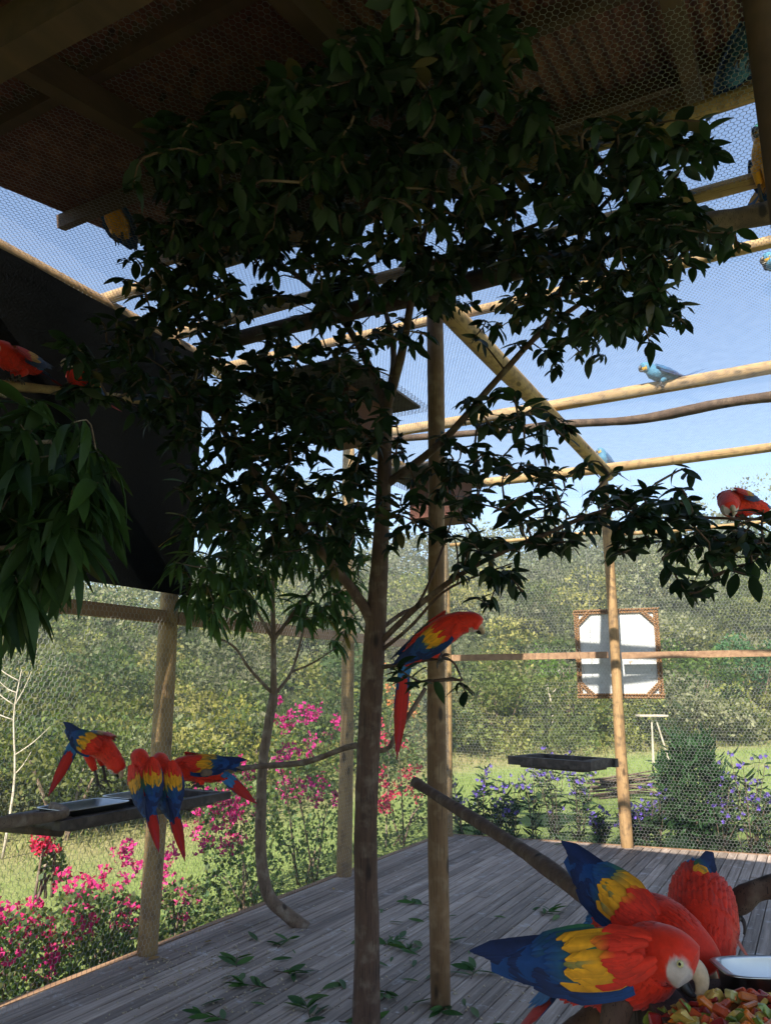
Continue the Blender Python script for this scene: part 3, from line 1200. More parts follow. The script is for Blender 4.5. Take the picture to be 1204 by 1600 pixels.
# mango tree at the left edge, close by
lb = atv(-330, 900, 2.75)
Lq = lambda x, y, v=2.6: atv(x, y, v)
make_tree('mango_tree', 'mango tree with long drooping leaves at the left edge, close to the camera', (lb[0], lb[1], 0),
          ([(lb[0], lb[1], -0.02), (lb[0] + 0.02, lb[1], 0.7), (lb[0] - 0.01, lb[1] + 0.01, 1.4), Lq(-300, 800, 2.75)], [0.06, 0.052, 0.046, 0.035]),
          [([Lq(-300, 830, 2.75), Lq(-150, 760, 2.7), Lq(-30, 700, 2.6), Lq(80, 690, 2.55)], 0.024, 0.007),
           ([Lq(-300, 830, 2.75), Lq(-160, 860, 2.6), Lq(-40, 860, 2.5), Lq(60, 850, 2.45)], 0.022, 0.006),
           ([Lq(-300, 800, 2.75), Lq(-180, 650, 2.8), Lq(-60, 600, 2.8), Lq(10, 620, 2.8)], 0.02, 0.006)],
          np.array([Lq(x, y, random.uniform(2.3, 2.9)) for x, y in np.concatenate([
              sample_poly([(-140, 600), (20, 610), (110, 640), (165, 690), (170, 790), (120, 850), (70, 900), (20, 940), (-140, 940)], 92), sample_poly([(-60, 890), (40, 900), (30, 930), (-60, 930)], 8)])]),
          LEAF_LANCE, 0.205, (7, 11), ((0.014, 0.038, 0.010), (0.04, 0.08, 0.018), (0.10, 0.11, 0.03)), M['grey_bark'], droop=0.8, max_leaf=200, twig_r=0.003)

# ------------------------------------------------------------------ perches
def perch(name, pts, r0, r1, mat, label, wob=0.06, seg=12):
    s_ = spline(pts, len(pts) * 6)
    mb = MB()
    rad = [r * (1 + 0.08 * math.sin(i * 0.55 + r0 * 90) + random.uniform(-0.02, 0.02)) for i, r in enumerate(np.linspace(r0, r1, len(s_)))]
    mb.tube(s_, rad, seg, wob=wob)
    o = mb.build(name, mat, None, True, origin=tuple(np.asarray(pts[0], float)))
    return tag(o, label, 'perch')


perch('perch_log', [onz(1240, 322, 3.84) + (1.5, 0.02, 0.02), onz(1240, 322, 3.84), onz(1100, 352, 3.82), onz(900, 398, 3.8), onz(650, 462, 3.78), onz(400, 522, 3.8), onz(330, 545, 3.82)], 0.062, 0.05, M['dark_log'],
      'thick dark perch log crossing just under the netting, behind the tree crown')
perch('perch_branch', [onz(1260, 612, 3.88) + (1.4, 0.05, 0.0), onz(1260, 612, 3.88), onz(1130, 630, 3.86), onz(1000, 655, 3.85), onz(880, 663, 3.86), onz(760, 675, 3.86), onz(560, 690, 3.86)], 0.05, 0.03, M['dark_log'],
      'wavy dark branch slung just below the ceiling pole at right')
perch('perch_plank', [onx(-60, 592, -3.58), onx(0, 600, -3.58), onx(120, 614, -3.57), onx(250, 628, -3.56)], 0.028, 0.024, M['pole'],
      'pale split perch pole in front of the black shade cloth', 0.3, 6)
perch('perch_branch', [atv(648, 1222, 4.33), atv(700, 1255, 4.0), atv(780, 1305, 3.3), atv(850, 1352, 2.75), atv(910, 1398, 2.4), atv(960, 1432, 2.2)], 0.027, 0.026, M['bark'],
      'bare perch branch sloping from the support post down to the feeding macaws')
perch('perch_branch', [atv(1105, 1440, 2.0), atv(1150, 1412, 1.95), atv(1180, 1392, 1.92), atv(1240, 1378, 1.9)], 0.026, 0.025, M['bark'],
      'crooked dark branch at the right edge beside the hunched macaw')
perch('perch_branch', [atv(880, 1625, 1.7), atv(930, 1580, 1.72), atv(965, 1550, 1.74), atv(1040, 1545, 1.72)], 0.022, 0.022, M['bark'],
      'short perch under the nearest macaw at the bottom edge')
perch('perch_branch', [atv(318, 1208, 4.05), atv(400, 1198, 4.6), atv(480, 1190, 4.4), atv(550, 1166, 4.3), atv(600, 1172, 4.28), atv(622, 1143, 4.3), atv(664, 1076, 4.42)], 0.017, 0.013, M['grey_bark'],
      'thin bent perch running from the left feeding tray to the trees', 0.1, 8)

# ------------------------------------------------------------------ feeding trays
def tray(center, L, W, yaw, label, hang, deep=0.06, split=True, legs=False):
    c = np.asarray(center, float)
    t = thing('feeding_tray', tuple(c), label, 'tray', 'wooden feeding trays')
    a = np.array([math.cos(yaw), math.sin(yaw), 0])
    b = np.array([-math.sin(yaw), math.cos(yaw), 0])
    ez = np.array([0, 0, 1.0])
    k = 0.055
    for s_ in (-1, 1):
        mb = MB()
        mb.box(c + b * s_ * (W / 2 - k / 2), L + random.uniform(0.0, 0.05), k, deep, (a, b, ez))
        mb.build('side_board', M['tray_wood'], t)
        mb = MB()
        mb.box(c + a * s_ * (L / 2 - k) + (0, 0, 0.004), k * 1.3, W - 2 * k - 0.002, deep, (a, b, ez))
        mb.build('end_board', M['tray_wood'], t)
    n = 5
    for i in range(n):
        mb = MB()
        mb.box(c + b * ((i + 0.5) / n - 0.5) * (W - 0.09) - ez * (deep / 2 + 0.012), L - 0.16, (W - 0.09) / n - 0.006, 0.02, (a, b, ez))
        mb.build('bottom_slat', M['tray_wood'], t)
    if hang:
        for i, s_ in enumerate((-1, 1)):
            for q in (-1, 1):
                mb = MB()
                p = c + a * s_ * (L / 2 - 0.09) + b * q * (W / 2 - 0.03) + ez * deep / 2
                mb.tube([p, c + ez * hang * 0.62], 0.0013, 4)
                mb.build('hanging_wire', M['dark_wire'], t)
        mb = MB()
        mb.tube([c + ez * hang * 0.62, c + ez * hang], 0.003, 5)
        mb.build('hanging_wire', M['dark_wire'], t)
    return t


# hanging tray before the back fence
ca, cb2 = onz(800, 1182, 1.0), onz(946, 1193, 1.0)
hc = (ca + cb2) / 2 + np.array([0.02, 0.10, -0.02])
tray(hc, 0.80, 0.46, math.atan2(*(cb2 - ca)[1::-1]), 'empty dark wooden tray hanging before the back fence', CEIL - hc[2], 0.07)
# left tray along the side fence
lc = np.array([-3.42, 3.28, 0.965])
lt = tray(lc, 1.20, 0.42, R(90), 'dark wooden tray by the side fence with the steel dishes and four macaws', 0, 0.042)
mb = MB()
mb.tube([lc + (0.02, -0.45, -0.06), lc + (-0.32, -0.55, -0.05)], 0.03, 8, wob=0.1)
mb.build('bracket', M['dark_log'], lt, True)
mb = MB()
mb.tube([lc + (0.0, 0.5, -0.06), lc + (-0.33, 0.55, -0.05)], 0.03, 8, wob=0.1)
mb.build('bracket', M['dark_log'], lt, True)
perch('perch_branch', [lc + (0.15, -1.35, 0.03), lc + (0.16, -0.9, 0.05), lc + (0.15, -0.56, 0.04), lc + (0.0, -0.50, 0.06)], 0.03, 0.022, M['grey_bark'],
      'broken perch branch at the left edge against the tray with steel dishes')


def dish(c, L, W, yaw, label):
    """a shallow rectangular steel dish with a rolled rim"""
    c = np.asarray(c, float)
    a = np.array([math.cos(yaw), math.sin(yaw), 0])
    b = np.array([-math.sin(yaw), math.cos(yaw), 0])
    ez = np.array([0, 0, 1.0])
    rings = []
    n = 24
    def ring(l, w, z):
        out = []
        for i in range(n):
            th = 2 * math.pi * i / n
            cx, sx = math.cos(th), math.sin(th)
            e = 0.28
            out.append(c + a * l / 2 * math.copysign(abs(cx) ** e, cx) + b * w / 2 * math.copysign(abs(sx) ** e, sx) + ez * z)
        return out
    prof = [(L * 0.86, W * 0.82, 0.0), (L * 0.96, W * 0.95, 0.038), (L * 1.0, W * 1.0, 0.042), (L * 1.0, W, 0.038), (L * 0.965, W * 0.955, 0.034), (L * 0.88, W * 0.84, 0.003)]
    V, F = [], []
    for l, w, z in prof:
        V += ring(l, w, z)
    for j in range(len(prof) - 1):
        for i in range(n):
            i2 = (i + 1) % n
            F.append((j * n + i, j * n + i2, (j + 1) * n + i2, (j + 1) * n + i))
    F.append(tuple(range(n - 1, -1, -1)))
    F.append(tuple((len(prof) - 1) * n + i for i in range(n)))
    mb = MB()
    mb.add(V, F)
    o = mb.build('steel_dish', M['steel'], None, True, origin=tuple(c))
    return tag(o, label, 'dish', 'steel dishes on the left tray')


dish(lc + (0.03, -0.33, 0.012), 0.42, 0.26, R(90), 'nearer of the two flat steel dishes, at the empty end of the tray')
dish(lc + (-0.02, 0.12, 0.012), 0.40, 0.26, R(90), 'farther of the two flat steel dishes, with food scraps, beside the macaws')

# near tray with fruit at the bottom right corner
def vr(v, r, z):
    p = FH * v + RT * r
    return np.array([p[0], p[1], z])


ft = vr(1.43, 0.88, 1.02)
tray(ft, 0.86, 0.46, R(28.7), 'dark wooden tray heaped with cut fruit in the bottom right corner', 0, 0.06)
mb = MB()
mb.tube([(ft[0], ft[1], 0.0), ft + (0, 0, -0.06)], 0.06, 10, wob=0.1)
o = mb.build('tray_post', M['dark_log'], None, True, origin=(ft[0], ft[1], 0))
tag(o, 'short post carrying the fruit tray', 'post')
perch('stump', [vr(1.54, 0.40, 0.92), vr(1.54, 0.405, 0.97), vr(1.55, 0.41, 1.02), vr(1.56, 0.43, 1.05)], 0.034, 0.022, M['bark'],
      'knotty dark stump under the beak of the nearest macaw', 0.15)


def lathe(c, prof, seg=40):
    V, F = [], []
    for r, z in prof:
        for k in range(seg):
            th = 2 * math.pi * k / seg
            V.append((c[0] + r * math.cos(th), c[1] + r * math.sin(th), c[2] + z))
    for j in range(len(prof) - 1):
        for k in range(seg):
            k2 = (k + 1) % seg
            F.append((j * seg + k, j * seg + k2, (j + 1) * seg + k2, (j + 1) * seg + k))
    return V, F


def pan(c, L, W, H, yaw, label):
    c = np.asarray(c, float)
    a = np.array([math.cos(yaw), math.sin(yaw), 0])
    b = np.array([-math.sin(yaw), math.cos(yaw), 0])
    n = 48
    V, F = [], []
    prof = [(0.0, 0.0), (0.90, 0.0), (0.97, 0.06), (0.985, 0.93), (1.02, 0.96), (1.03, 1.0), (1.015, 1.04), (0.985, 1.02), (0.965, 0.95), (0.95, 0.08), (0.88, 0.03), (0.0, 0.02)]
    for k_, z in prof:
        for i in range(n):
            th = 2 * math.pi * i / n
            cx, sx = math.cos(th), math.sin(th)
            e = 0.3
            V.append(c + a * (L / 2 * k_) * math.copysign(abs(cx) ** e, cx) + b * (W / 2 * k_) * math.copysign(abs(sx) ** e, sx) + np.array([0, 0, H * z]))
    for j in range(len(prof) - 1):
        for i in range(n):
            i2 = (i + 1) % n
            F.append((j * n + i, j * n + i2, (j + 1) * n + i2, (j + 1) * n + i))
    mb = MB()
    mb.add(V, F)
    o = mb.build('steel_pan', M['steel'], None, True, origin=tuple(c))
    return tag(o, label, 'pan')


pc = vr(1.585, 0.925, 1.042)
pan(pc, 0.60, 0.12, 0.052, R(28.7), 'deep shiny steel pan full of cut fruit at the right edge')

# cut fruit
FR = {
    'papaya_chunk': ((0.60, 0.085, 0.02), 'red-orange chunk of papaya in the fruit heap'),
    'carrot_stick': ((0.70, 0.17, 0.01), 'orange stick of carrot in the fruit heap'),
    'melon_chunk': ((0.52, 0.46, 0.14), 'pale yellow-green chunk of melon in the fruit heap'),
    'banana_slice': ((0.62, 0.42, 0.09), 'round yellow slice of banana in the fruit heap'),
    'beet_chunk': ((0.28, 0.015, 0.012), 'dark red chunk of beetroot in the fruit heap'),
    'cucumber_slice': ((0.20, 0.28, 0.04), 'green cucumber slice with rind in the fruit heap'),
}


def fruit_mat(n, c):
    m, nt, b = new_mat(n)
    v = coord(nt, (70, 70, 70), 'Object', True)
    n1 = N(nt, 'ShaderNodeTexNoise')
    n1.inputs['Scale'].default_value = 1.0
    nt.links.new(v, n1.inputs['Vector'])
    nt.links.new(mixc(nt, ramp(nt, n1.outputs['Fac'], 0.3, 0.7), tuple(x * 0.7 for x in c), tuple(min(1, x * 1.15) for x in c)), b.inputs['Base Color'])
    b.inputs['Roughness'].default_value = 0.3
    b.inputs['Subsurface Weight'].default_value = 0.0
    bump(nt, b, n1.outputs['Fac'], 0.5, 0.003)
    return m


fr_mesh = {}
for nme, (c, lab) in FR.items():
    m = fruit_mat(nme, c)
    lst = []
    for k in range(3):
        bmh = bmesh.new()
        if 'slice' in nme:
            bmesh.ops.create_cone(bmh, cap_ends=True, segments=14, radius1=0.017, radius2=0.015, depth=0.006)
        elif 'stick' in nme:
            bmesh.ops.create_cube(bmh, size=1)
            bmesh.ops.scale(bmh, vec=(0.036, 0.009, 0.010), verts=bmh.verts)
        else:
            bmesh.ops.create_cube(bmh, size=1)
            bmesh.ops.scale(bmh, vec=(0.024, 0.018, 0.015), verts=bmh.verts)
        for v in bmh.verts:
            v.co += Vector((random.uniform(-1, 1), random.uniform(-1, 1), random.uniform(-1, 1))) * 0.0028
        if 'slice' not in nme:
            bmesh.ops.bevel(bmh, geom=list(bmh.edges), offset=0.0028, segments=1, affect='EDGES')
        me = bpy.data.meshes.new(nme)
        bmh.to_mesh(me)
        bmh.free()
        me.materials.append(m)
        lst.append(me)
    fr_mesh[nme] = lst
def heap_z(v, r):
    e = min(1, max(0, (1.525 - v) / 0.05)) * min(1, max(0, (r - 0.455) / 0.05))
    e *= min(1.0, 0.35 + max(0, (r - 0.50) / 0.12) * 0.65)
    return 1.015 + 0.064 * e ** 0.5 + 0.010 * math.sin(r * 31) * math.sin(v * 37) * e


mb = MB()
nu, nv_ = 40, 20
V, F, C = [], [], []
for j in range(nv_ + 1):
    for i in range(nu + 1):
        r_, v_ = 0.455 + 0.70 * i / nu, 1.23 + 0.295 * j / nv_
        V.append(vr(v_, r_, heap_z(v_, r_) - 0.004 + random.uniform(-0.004, 0.004)))
        C.append(random.choice([(0.16, 0.02, 0.01), (0.3, 0.10, 0.02), (0.10, 0.05, 0.02), (0.25, 0.2, 0.06)]))
for j in range(nv_):
    for i in range(nu):
        a0 = j * (nu + 1) + i
        F.append((a0, a0 + 1, a0 + nu + 2, a0 + nu + 1))
mb.add(V, F, C)
o = mb.build('fruit_mash', M['feather'], None, False, origin=tuple(vr(1.3, 0.7, 1.0)), kind='stuff')
tag(o, 'dark mash of fruit scraps under the cut pieces on the near tray', 'fruit mash')
placed = []
tries = 0
while len(placed) < 190 and tries < 6000:
    tries += 1
    rx, vy = random.uniform(0.46, 0.82), random.uniform(1.28, 1.515)
    z = heap_z(vy, rx) + random.uniform(0.002, 0.012)
    p = vr(vy, rx, z)
    qx, qy, qz = pix(p)
    if qx > 1218 or qy > 1612 or qx < 995:
        continue
    if any((p[0] - q[0]) ** 2 + (p[1] - q[1]) ** 2 < 0.0125 ** 2 for q in placed):
        continue
    placed.append(p)
    kind = random.choices(list(FR), (6, 7, 4, 4, 5, 3))[0]
    o = bpy.data.objects.new(kind, random.choice(fr_mesh[kind]))
    link(o)
    o.location = (p[0], p[1], z)
    o.rotation_euler = (random.uniform(-0.9, 0.9), random.uniform(-0.9, 0.9), random.random() * 6.28)
    s_ = random.uniform(0.6, 1.3)
    o.scale = (s_ * random.uniform(0.7, 1.4), s_, s_ * random.uniform(0.6, 1.2))
    wz = ' below the beak, left part' if qx < 1090 else (' in front of the steel pan' if qx < 1160 else ' at the right edge of the picture')
    tag(o, FR[kind][1] + wz, 'fruit piece', 'cut fruit heaped on the near tray')

# ------------------------------------------------------------------ nest boxes under the netting
def nest_box(c, rw, rl, bw, bl, bh, label, bx_off=(0, 0)):
    c = np.asarray(c, float)
    t = thing('nest_box', tuple(c - (0, 0, bh)), label, 'nest box', 'nest boxes')
    mb = MB()
    mb.box(c + (0, 0, 0.012), rw, rl, 0.018)
    mb.build('roof_panel', M['tray_wood'], t)
    V, F = hex_panel(rw + 0.16, rl + 0.16, 0.03, 0.0014, seed=4)
    V = V + np.array([c[0] - rw / 2 - 0.08, c[1] - rl / 2 - 0.08, c[2] - 0.004])
    big_mesh('roof_netting', V, F, None, M['dark_wire'], t, 'stuff', origin=tuple(parent_origin(t)))
    cc = c + np.array([bx_off[0], bx_off[1], 0])
    th = 0.02
    for s_ in (-1, 1):
        mb = MB()
        mb.box(cc + (s_ * (bw / 2 - th / 2), 0, -bh / 2), th, bl, bh - 0.006)
        mb.build('side_panel', M['box_red'], t)
    for s_ in (-1, 1):
        mb = MB()
        mb.box(cc + (0, s_ * (bl / 2 - th / 2), -bh / 2), bw - 2 * th - 0.002, th, bh - 0.008)
        mb.build('end_panel', M['box_red'], t)
    mb = MB()
    mb.box(cc + (0, 0, -bh + 0.012), bw - 2 * th - 0.004, bl - 2 * th - 0.004, th)
    mb.build('floor_panel', M['box_red'], t)
    mb = MB()
    mb.add(*lathe((0, 0, 0), [(0.055, 0), (0.065, 0.004), (0.075, 0.0)], 20))
    for i, v in enumerate(mb.v):
        mb.v[i] = (cc[0] + v[0], cc[1] - bl / 2 - 0.002 - v[2], cc[2] - bh * 0.5 + v[1])
    mb.build('entrance_ring', M['dark_log'], t)
    return t


nest_box((-2.92, 4.45, 3.68), 1.0, 1.05, 0.46, 0.6, 0.26, 'broad flat-roofed nest box behind the top of the central trunk', (0.05, 0.15))
nest_box((-3.08, 6.6, 3.60), 0.72, 1.05, 0.46, 0.46, 0.42, 'red-brown nest box farther back, right of the trunk', (0.06, 0.05))

# ------------------------------------------------------------------ white wicker-edged board on the back fence
def wicker_board():
    pa, pb = ony(896, 953, 8.87), ony(1040, 1094, 8.87)
    c = (pa + pb) / 2
    W, H = abs(pb - pa)[0] - 0.02, abs(pb - pa)[2] - 0.02
    off_ = np.array([0, 0.0, 0])
    ex = BDIR
    ey = np.array([-BDIR[1], BDIR[0], 0])
    ez = np.array([0, 0, 1.0])
    c = np.array([c[0], back_y(c[0]) + 0.16, c[2]])
    t = thing('wicker_board', tuple(c - ez * H / 2), 'white octagonal board in a square wicker frame behind the back fence', 'board')
    mb = MB()
    mb.box(c + ey * 0.012, W - 0.03, 0.012, H - 0.03, (ex, ey, ez))
    mb.build('panel', M['white_board'], t)

    def braid(p0, p1, w, name):
        """a plait: two strands of short slanted lozenges"""
        p0, p1 = np.asarray(p0, float), np.asarray(p1, float)
        d = nrm(p1 - p0)
        s = np.cross(d, ey)
        L = np.linalg.norm(p1 - p0)
        n = int(L / 0.026)
        mb = MB()
        for i in range(n):
            for k in (-1, 1):
                cc = p0 + d * (i + 0.5 + 0.25 * k) * L / n + s * k * w * 0.25 - ey * (0.012 + 0.003 * k)
                th = R(38) * k
                a = d * math.cos(th) + s * math.sin(th)
                b = -d * math.sin(th) + s * math.cos(th)
                mb.ell(cc, 0.021, 0.011, 0.010, (a, b, -ey), 6, 4)
        mb.bar(p0, p1, w * 0.8, 0.008, -ey)
        return mb.build(name, M['wicker'], t, True)
    w = 0.062
    x, z = W / 2 - w / 2, H / 2 - w / 2
    braid(c - ex * (x + w / 2) + ez * z, c + ex * (x + w / 2) + ez * z, w, 'frame_strip')
    braid(c - ex * (x + w / 2) - ez * z, c + ex * (x + w / 2) - ez * z, w, 'frame_strip')
    braid(c - ex * x - ez * (z - w / 2), c - ex * x + ez * (z - w / 2), w, 'frame_strip')
    braid(c + ex * x - ez * (z - w / 2), c + ex * x + ez * (z - w / 2), w, 'frame_strip')
    k = 0.15
    for sx in (-1, 1):
        for sz in (-1, 1):
            braid(c + ex * sx * (x - 0.0) + ez * sz * (z - k) - ey * 0.004, c + ex * sx * (x - k) + ez * sz * z - ey * 0.004, w * 0.8, 'corner_strip')
    for sx in (-0.3, 0.3):
        mb = MB()
        p = c + ex * sx * W + ez * H / 2
        mb.tube([p, p + (0, -0.02, 4.0 - p[2])], 0.0018, 4)
        mb.build('hanging_wire', M['wire'], t)
    return t


wicker_board()

# ------------------------------------------------------------------ macaws
RED, RED2 = (0.68, 0.026, 0.005), (0.46, 0.012, 0.006)
YEL, GRN, BLU, NVY, LBL = (0.76, 0.33, 0.006), (0.03, 0.13, 0.055), (0.006, 0.045, 0.17), (0.006, 0.018, 0.08), (0.03, 0.15, 0.36)
WHT, MAR = (0.62, 0.53, 0.48), (0.10, 0.012, 0.012)
PAL = {
    'scarlet': dict(body=RED, belly=RED, rump=LBL, lesser=RED, median=YEL, greater=YEL, gtip=GRN, fly=BLU, prim=NVY, tail=RED2, tailedge=BLU, face=WHT, beak='beak', cap=RED),
    'blueyellow': dict(body=(0.02, 0.13, 0.30), belly=(0.72, 0.33, 0.02), rump=(0.02, 0.16, 0.36), lesser=(0.02, 0.13, 0.32), median=(0.02, 0.14, 0.34), greater=(0.015, 0.11, 0.30), gtip=BLU, fly=BLU, prim=NVY,
                       tail=(0.01, 0.09, 0.26), tailedge=(0.5, 0.25, 0.02), face=WHT, beak='black_beak', cap=(0.02, 0.14, 0.12)),
    'blue': dict(body=(0.05, 0.20, 0.34), belly=(0.05, 0.18, 0.28), rump=(0.04, 0.17, 0.33), lesser=(0.03, 0.14, 0.30), median=(0.025, 0.12, 0.28), greater=(0.02, 0.10, 0.26), gtip=BLU, fly=(0.015, 0.08, 0.24), prim=NVY,
                 tail=(0.012, 0.07, 0.22), tailedge=NVY, face=(0.72, 0.40, 0.03), beak='black_beak', cap=(0.06, 0.20, 0.30)),
}
LENS = []


def feather(mb, base, d, s, n, L, w, c0, c1, camber=0.10, tipdrop=0.0, rows=5, notch=0.0):
    d, n = nrm(d), nrm(n)
    s = nrm(np.cross(n, d))
    prof = np.interp(np.linspace(0, 1, rows + 1), [0, 0.15, 0.5, 0.8, 0.93, 1.0], [0.45, 0.85, 1.0, 0.9, 0.6, 0.12])
    V, C, F = [], [], []
    for i in range(rows + 1):
        t = i / rows
        wv = w * 0.5 * prof[i]
        p = base + d * L * t + n * (tipdrop * L * t * t)
        col = lerp(c0, c1, np.clip((t - 0.45) / 0.45, 0, 1))
        V += [p - s * wv - n * wv * camber * 2, p + n * 0.0006, p + s * wv - n * wv * camber * 2]
        C += [col * 0.62, col * 1.04, col * 0.70]
    for i in range(rows):
        a = i * 3
        F += [(a, a + 1, a + 4, a + 3), (a + 1, a + 2, a + 5, a + 4)]
    mb.add(V, F, C)


def jit(c, k=0.18):
    return np.asarray(c) * random.uniform(1 - k, 1 + k)


def make_wing(t, S, sh, axis, across, outn, pal, Lw=0.34, spread=1.0, bulge=0.03, width=0.125):
    """sh: shoulder, axis: towards the wing tip, across: from leading (top) edge to trailing edge, outn: outer face"""
    axis = nrm(axis)
    across = nrm(np.asarray(across, float) - axis * (np.asarray(across, float) @ axis))
    outn = nrm(np.cross(axis, across)) * (1 if np.cross(axis, across) @ np.asarray(outn, float) > 0 else -1)
    Lw, width, bulge = Lw * S, width * S, bulge * S

    def Wd(s):
        return width * spread * np.interp(s, [0, 0.12, 0.35, 0.6, 0.85, 1.0], [0.45, 0.85, 1.0, 0.85, 0.5, 0.18])

    def Pt(s, tt):
        b = bulge * math.sin(math.pi * min(1, 0.15 + s * 0.9)) * (1 - 0.8 * (2 * tt - 1) ** 2)
        return sh + axis * s * Lw + across * (tt - 0.35) * Wd(s) + outn * b
    mb = MB()
    # the blade under the feathers
    ns, nt_ = 10, 6
    for side_, off_ in ((0, 0.0), (1, -0.012 * S)):
        V, F, C = [], [], []
        for i in range(ns + 1):
            for j in range(nt_ + 1):
                s_ = i / ns * 0.92
                e = math.sin(math.pi * j / nt_)
                V.append(Pt(s_, 0.05 + 0.9 * j / nt_) + outn * off_ * e)
                C.append(lerp(pal['lesser'], pal['fly'], np.clip((s_ - 0.25) / 0.2, 0, 1)))
        for i in range(ns):
            for j in range(nt_):
                a = i * (nt_ + 1) + j
                F.append((a, a + 1, a + nt_ + 2, a + nt_ + 1))
        mb.add(V, F, C)

    def row(s0, s1, ta, tb, n, w, c0, c1, lift, fan=0.0, drop=0.0):
        for k in range(n):
            tt = lerp(ta, tb, (k + 0.5) / n) + random.uniform(-0.02, 0.02)
            e1 = s1 + random.uniform(-0.02, 0.02)
            p0 = Pt(s0, tt) + outn * lift * S
            p1 = Pt(min(1.0, e1), lerp(tt, 0.45, fan)) + axis * max(0, e1 - 1.0) * Lw + outn * (lift * 0.55 + 0.001) * S
            d = p1 - p0
            feather(mb, p0, d, None, outn, np.linalg.norm(d), w * S, jit(c0), jit(c1), 0.12)
    # longest flight feathers first, small coverts last
    for k in range(8):
        f = k / 7
        p0 = Pt(0.36, 0.2 + 0.55 * f) + outn * 0.001 * S
        e1 = 1.06 - 0.26 * f + random.uniform(-0.015, 0.015)
        p1 = sh + axis * e1 * Lw + across * ((0.10 + 0.60 * f) - 0.35) * Wd(min(1, e1 - 0.15)) + outn * (0.002 + 0.001 * k) * S
        feather(mb, p0, p1 - p0, None, outn, np.linalg.norm(p1 - p0), 0.034 * S, jit(pal['prim']), jit(pal['prim']), 0.1)
    G = lerp(pal['gtip'], pal['fly'], 0.25)
    row(0.28, 0.80, 0.10, 1.02, 9, 0.034, pal['fly'], pal['prim'], 0.003, 0.42)
    row(0.16, 0.66, 0.62, 1.10, 6, 0.032, pal['fly'], pal['prim'], 0.004, 0.12)
    row(0.26, 0.64, -0.02, 0.42, 4, 0.034, pal['gtip'], pal['fly'], 0.0045, 0.3)
    row(0.10, 0.48, 0.80, 1.12, 4, 0.028, pal['fly'], pal['prim'], 0.005, 0.05)
    row(0.22, 0.57, 0.05, 0.85, 7, 0.030, G, pal['fly'], 0.005, 0.2)
    for k in range(24):
        tt = random.uniform(0.0, 0.90)
        s0 = random.uniform(0.10, 0.24)
        s1 = s0 + random.uniform(0.22, 0.30)
        p0 = Pt(s0, tt) + outn * (0.0135 - 0.03 * s0) * S
        p1 = Pt(s1, lerp(tt, 0.45, 0.12)) + outn * (0.0085 - 0.012 * s0) * S
        c0 = lerp(pal['greater'], pal['median'], random.random())
        c1 = lerp(c0, pal['gtip'], 0.8 if (random.random() < 0.35 and s0 > 0.15) else 0.0)
        feather(mb, p0, p1 - p0, None, outn, np.linalg.norm(p1 - p0), random.uniform(0.022, 0.030) * S, jit(c0, 0.22), jit(c1, 0.2), 0.12)
    for k in range(42):
        tt = random.uniform(0.0, 0.98)
        s0 = random.uniform(-0.06, 0.13)
        s1 = s0 + random.uniform(0.13, 0.18)
        p0 = Pt(max(0, s0), tt) + axis * min(0, s0) * Lw + outn * (0.0165 - 0.02 * max(0, s0)) * S
        p1 = Pt(s1, lerp(tt, 0.45, 0.05)) + outn * (0.013 - 0.02 * max(0, s0)) * S
        c1 = lerp(pal['lesser'], pal['median'], 0.5) if (s0 > 0.09 and random.random() < 0.4) else pal['lesser']
        feather(mb, p0, p1 - p0, None, outn, np.linalg.norm(p1 - p0), random.uniform(0.018, 0.024) * S, jit(pal['lesser'], 0.15), jit(c1, 0.15), 0.14)
    return mb.build('wing', M['feather'], t, True)


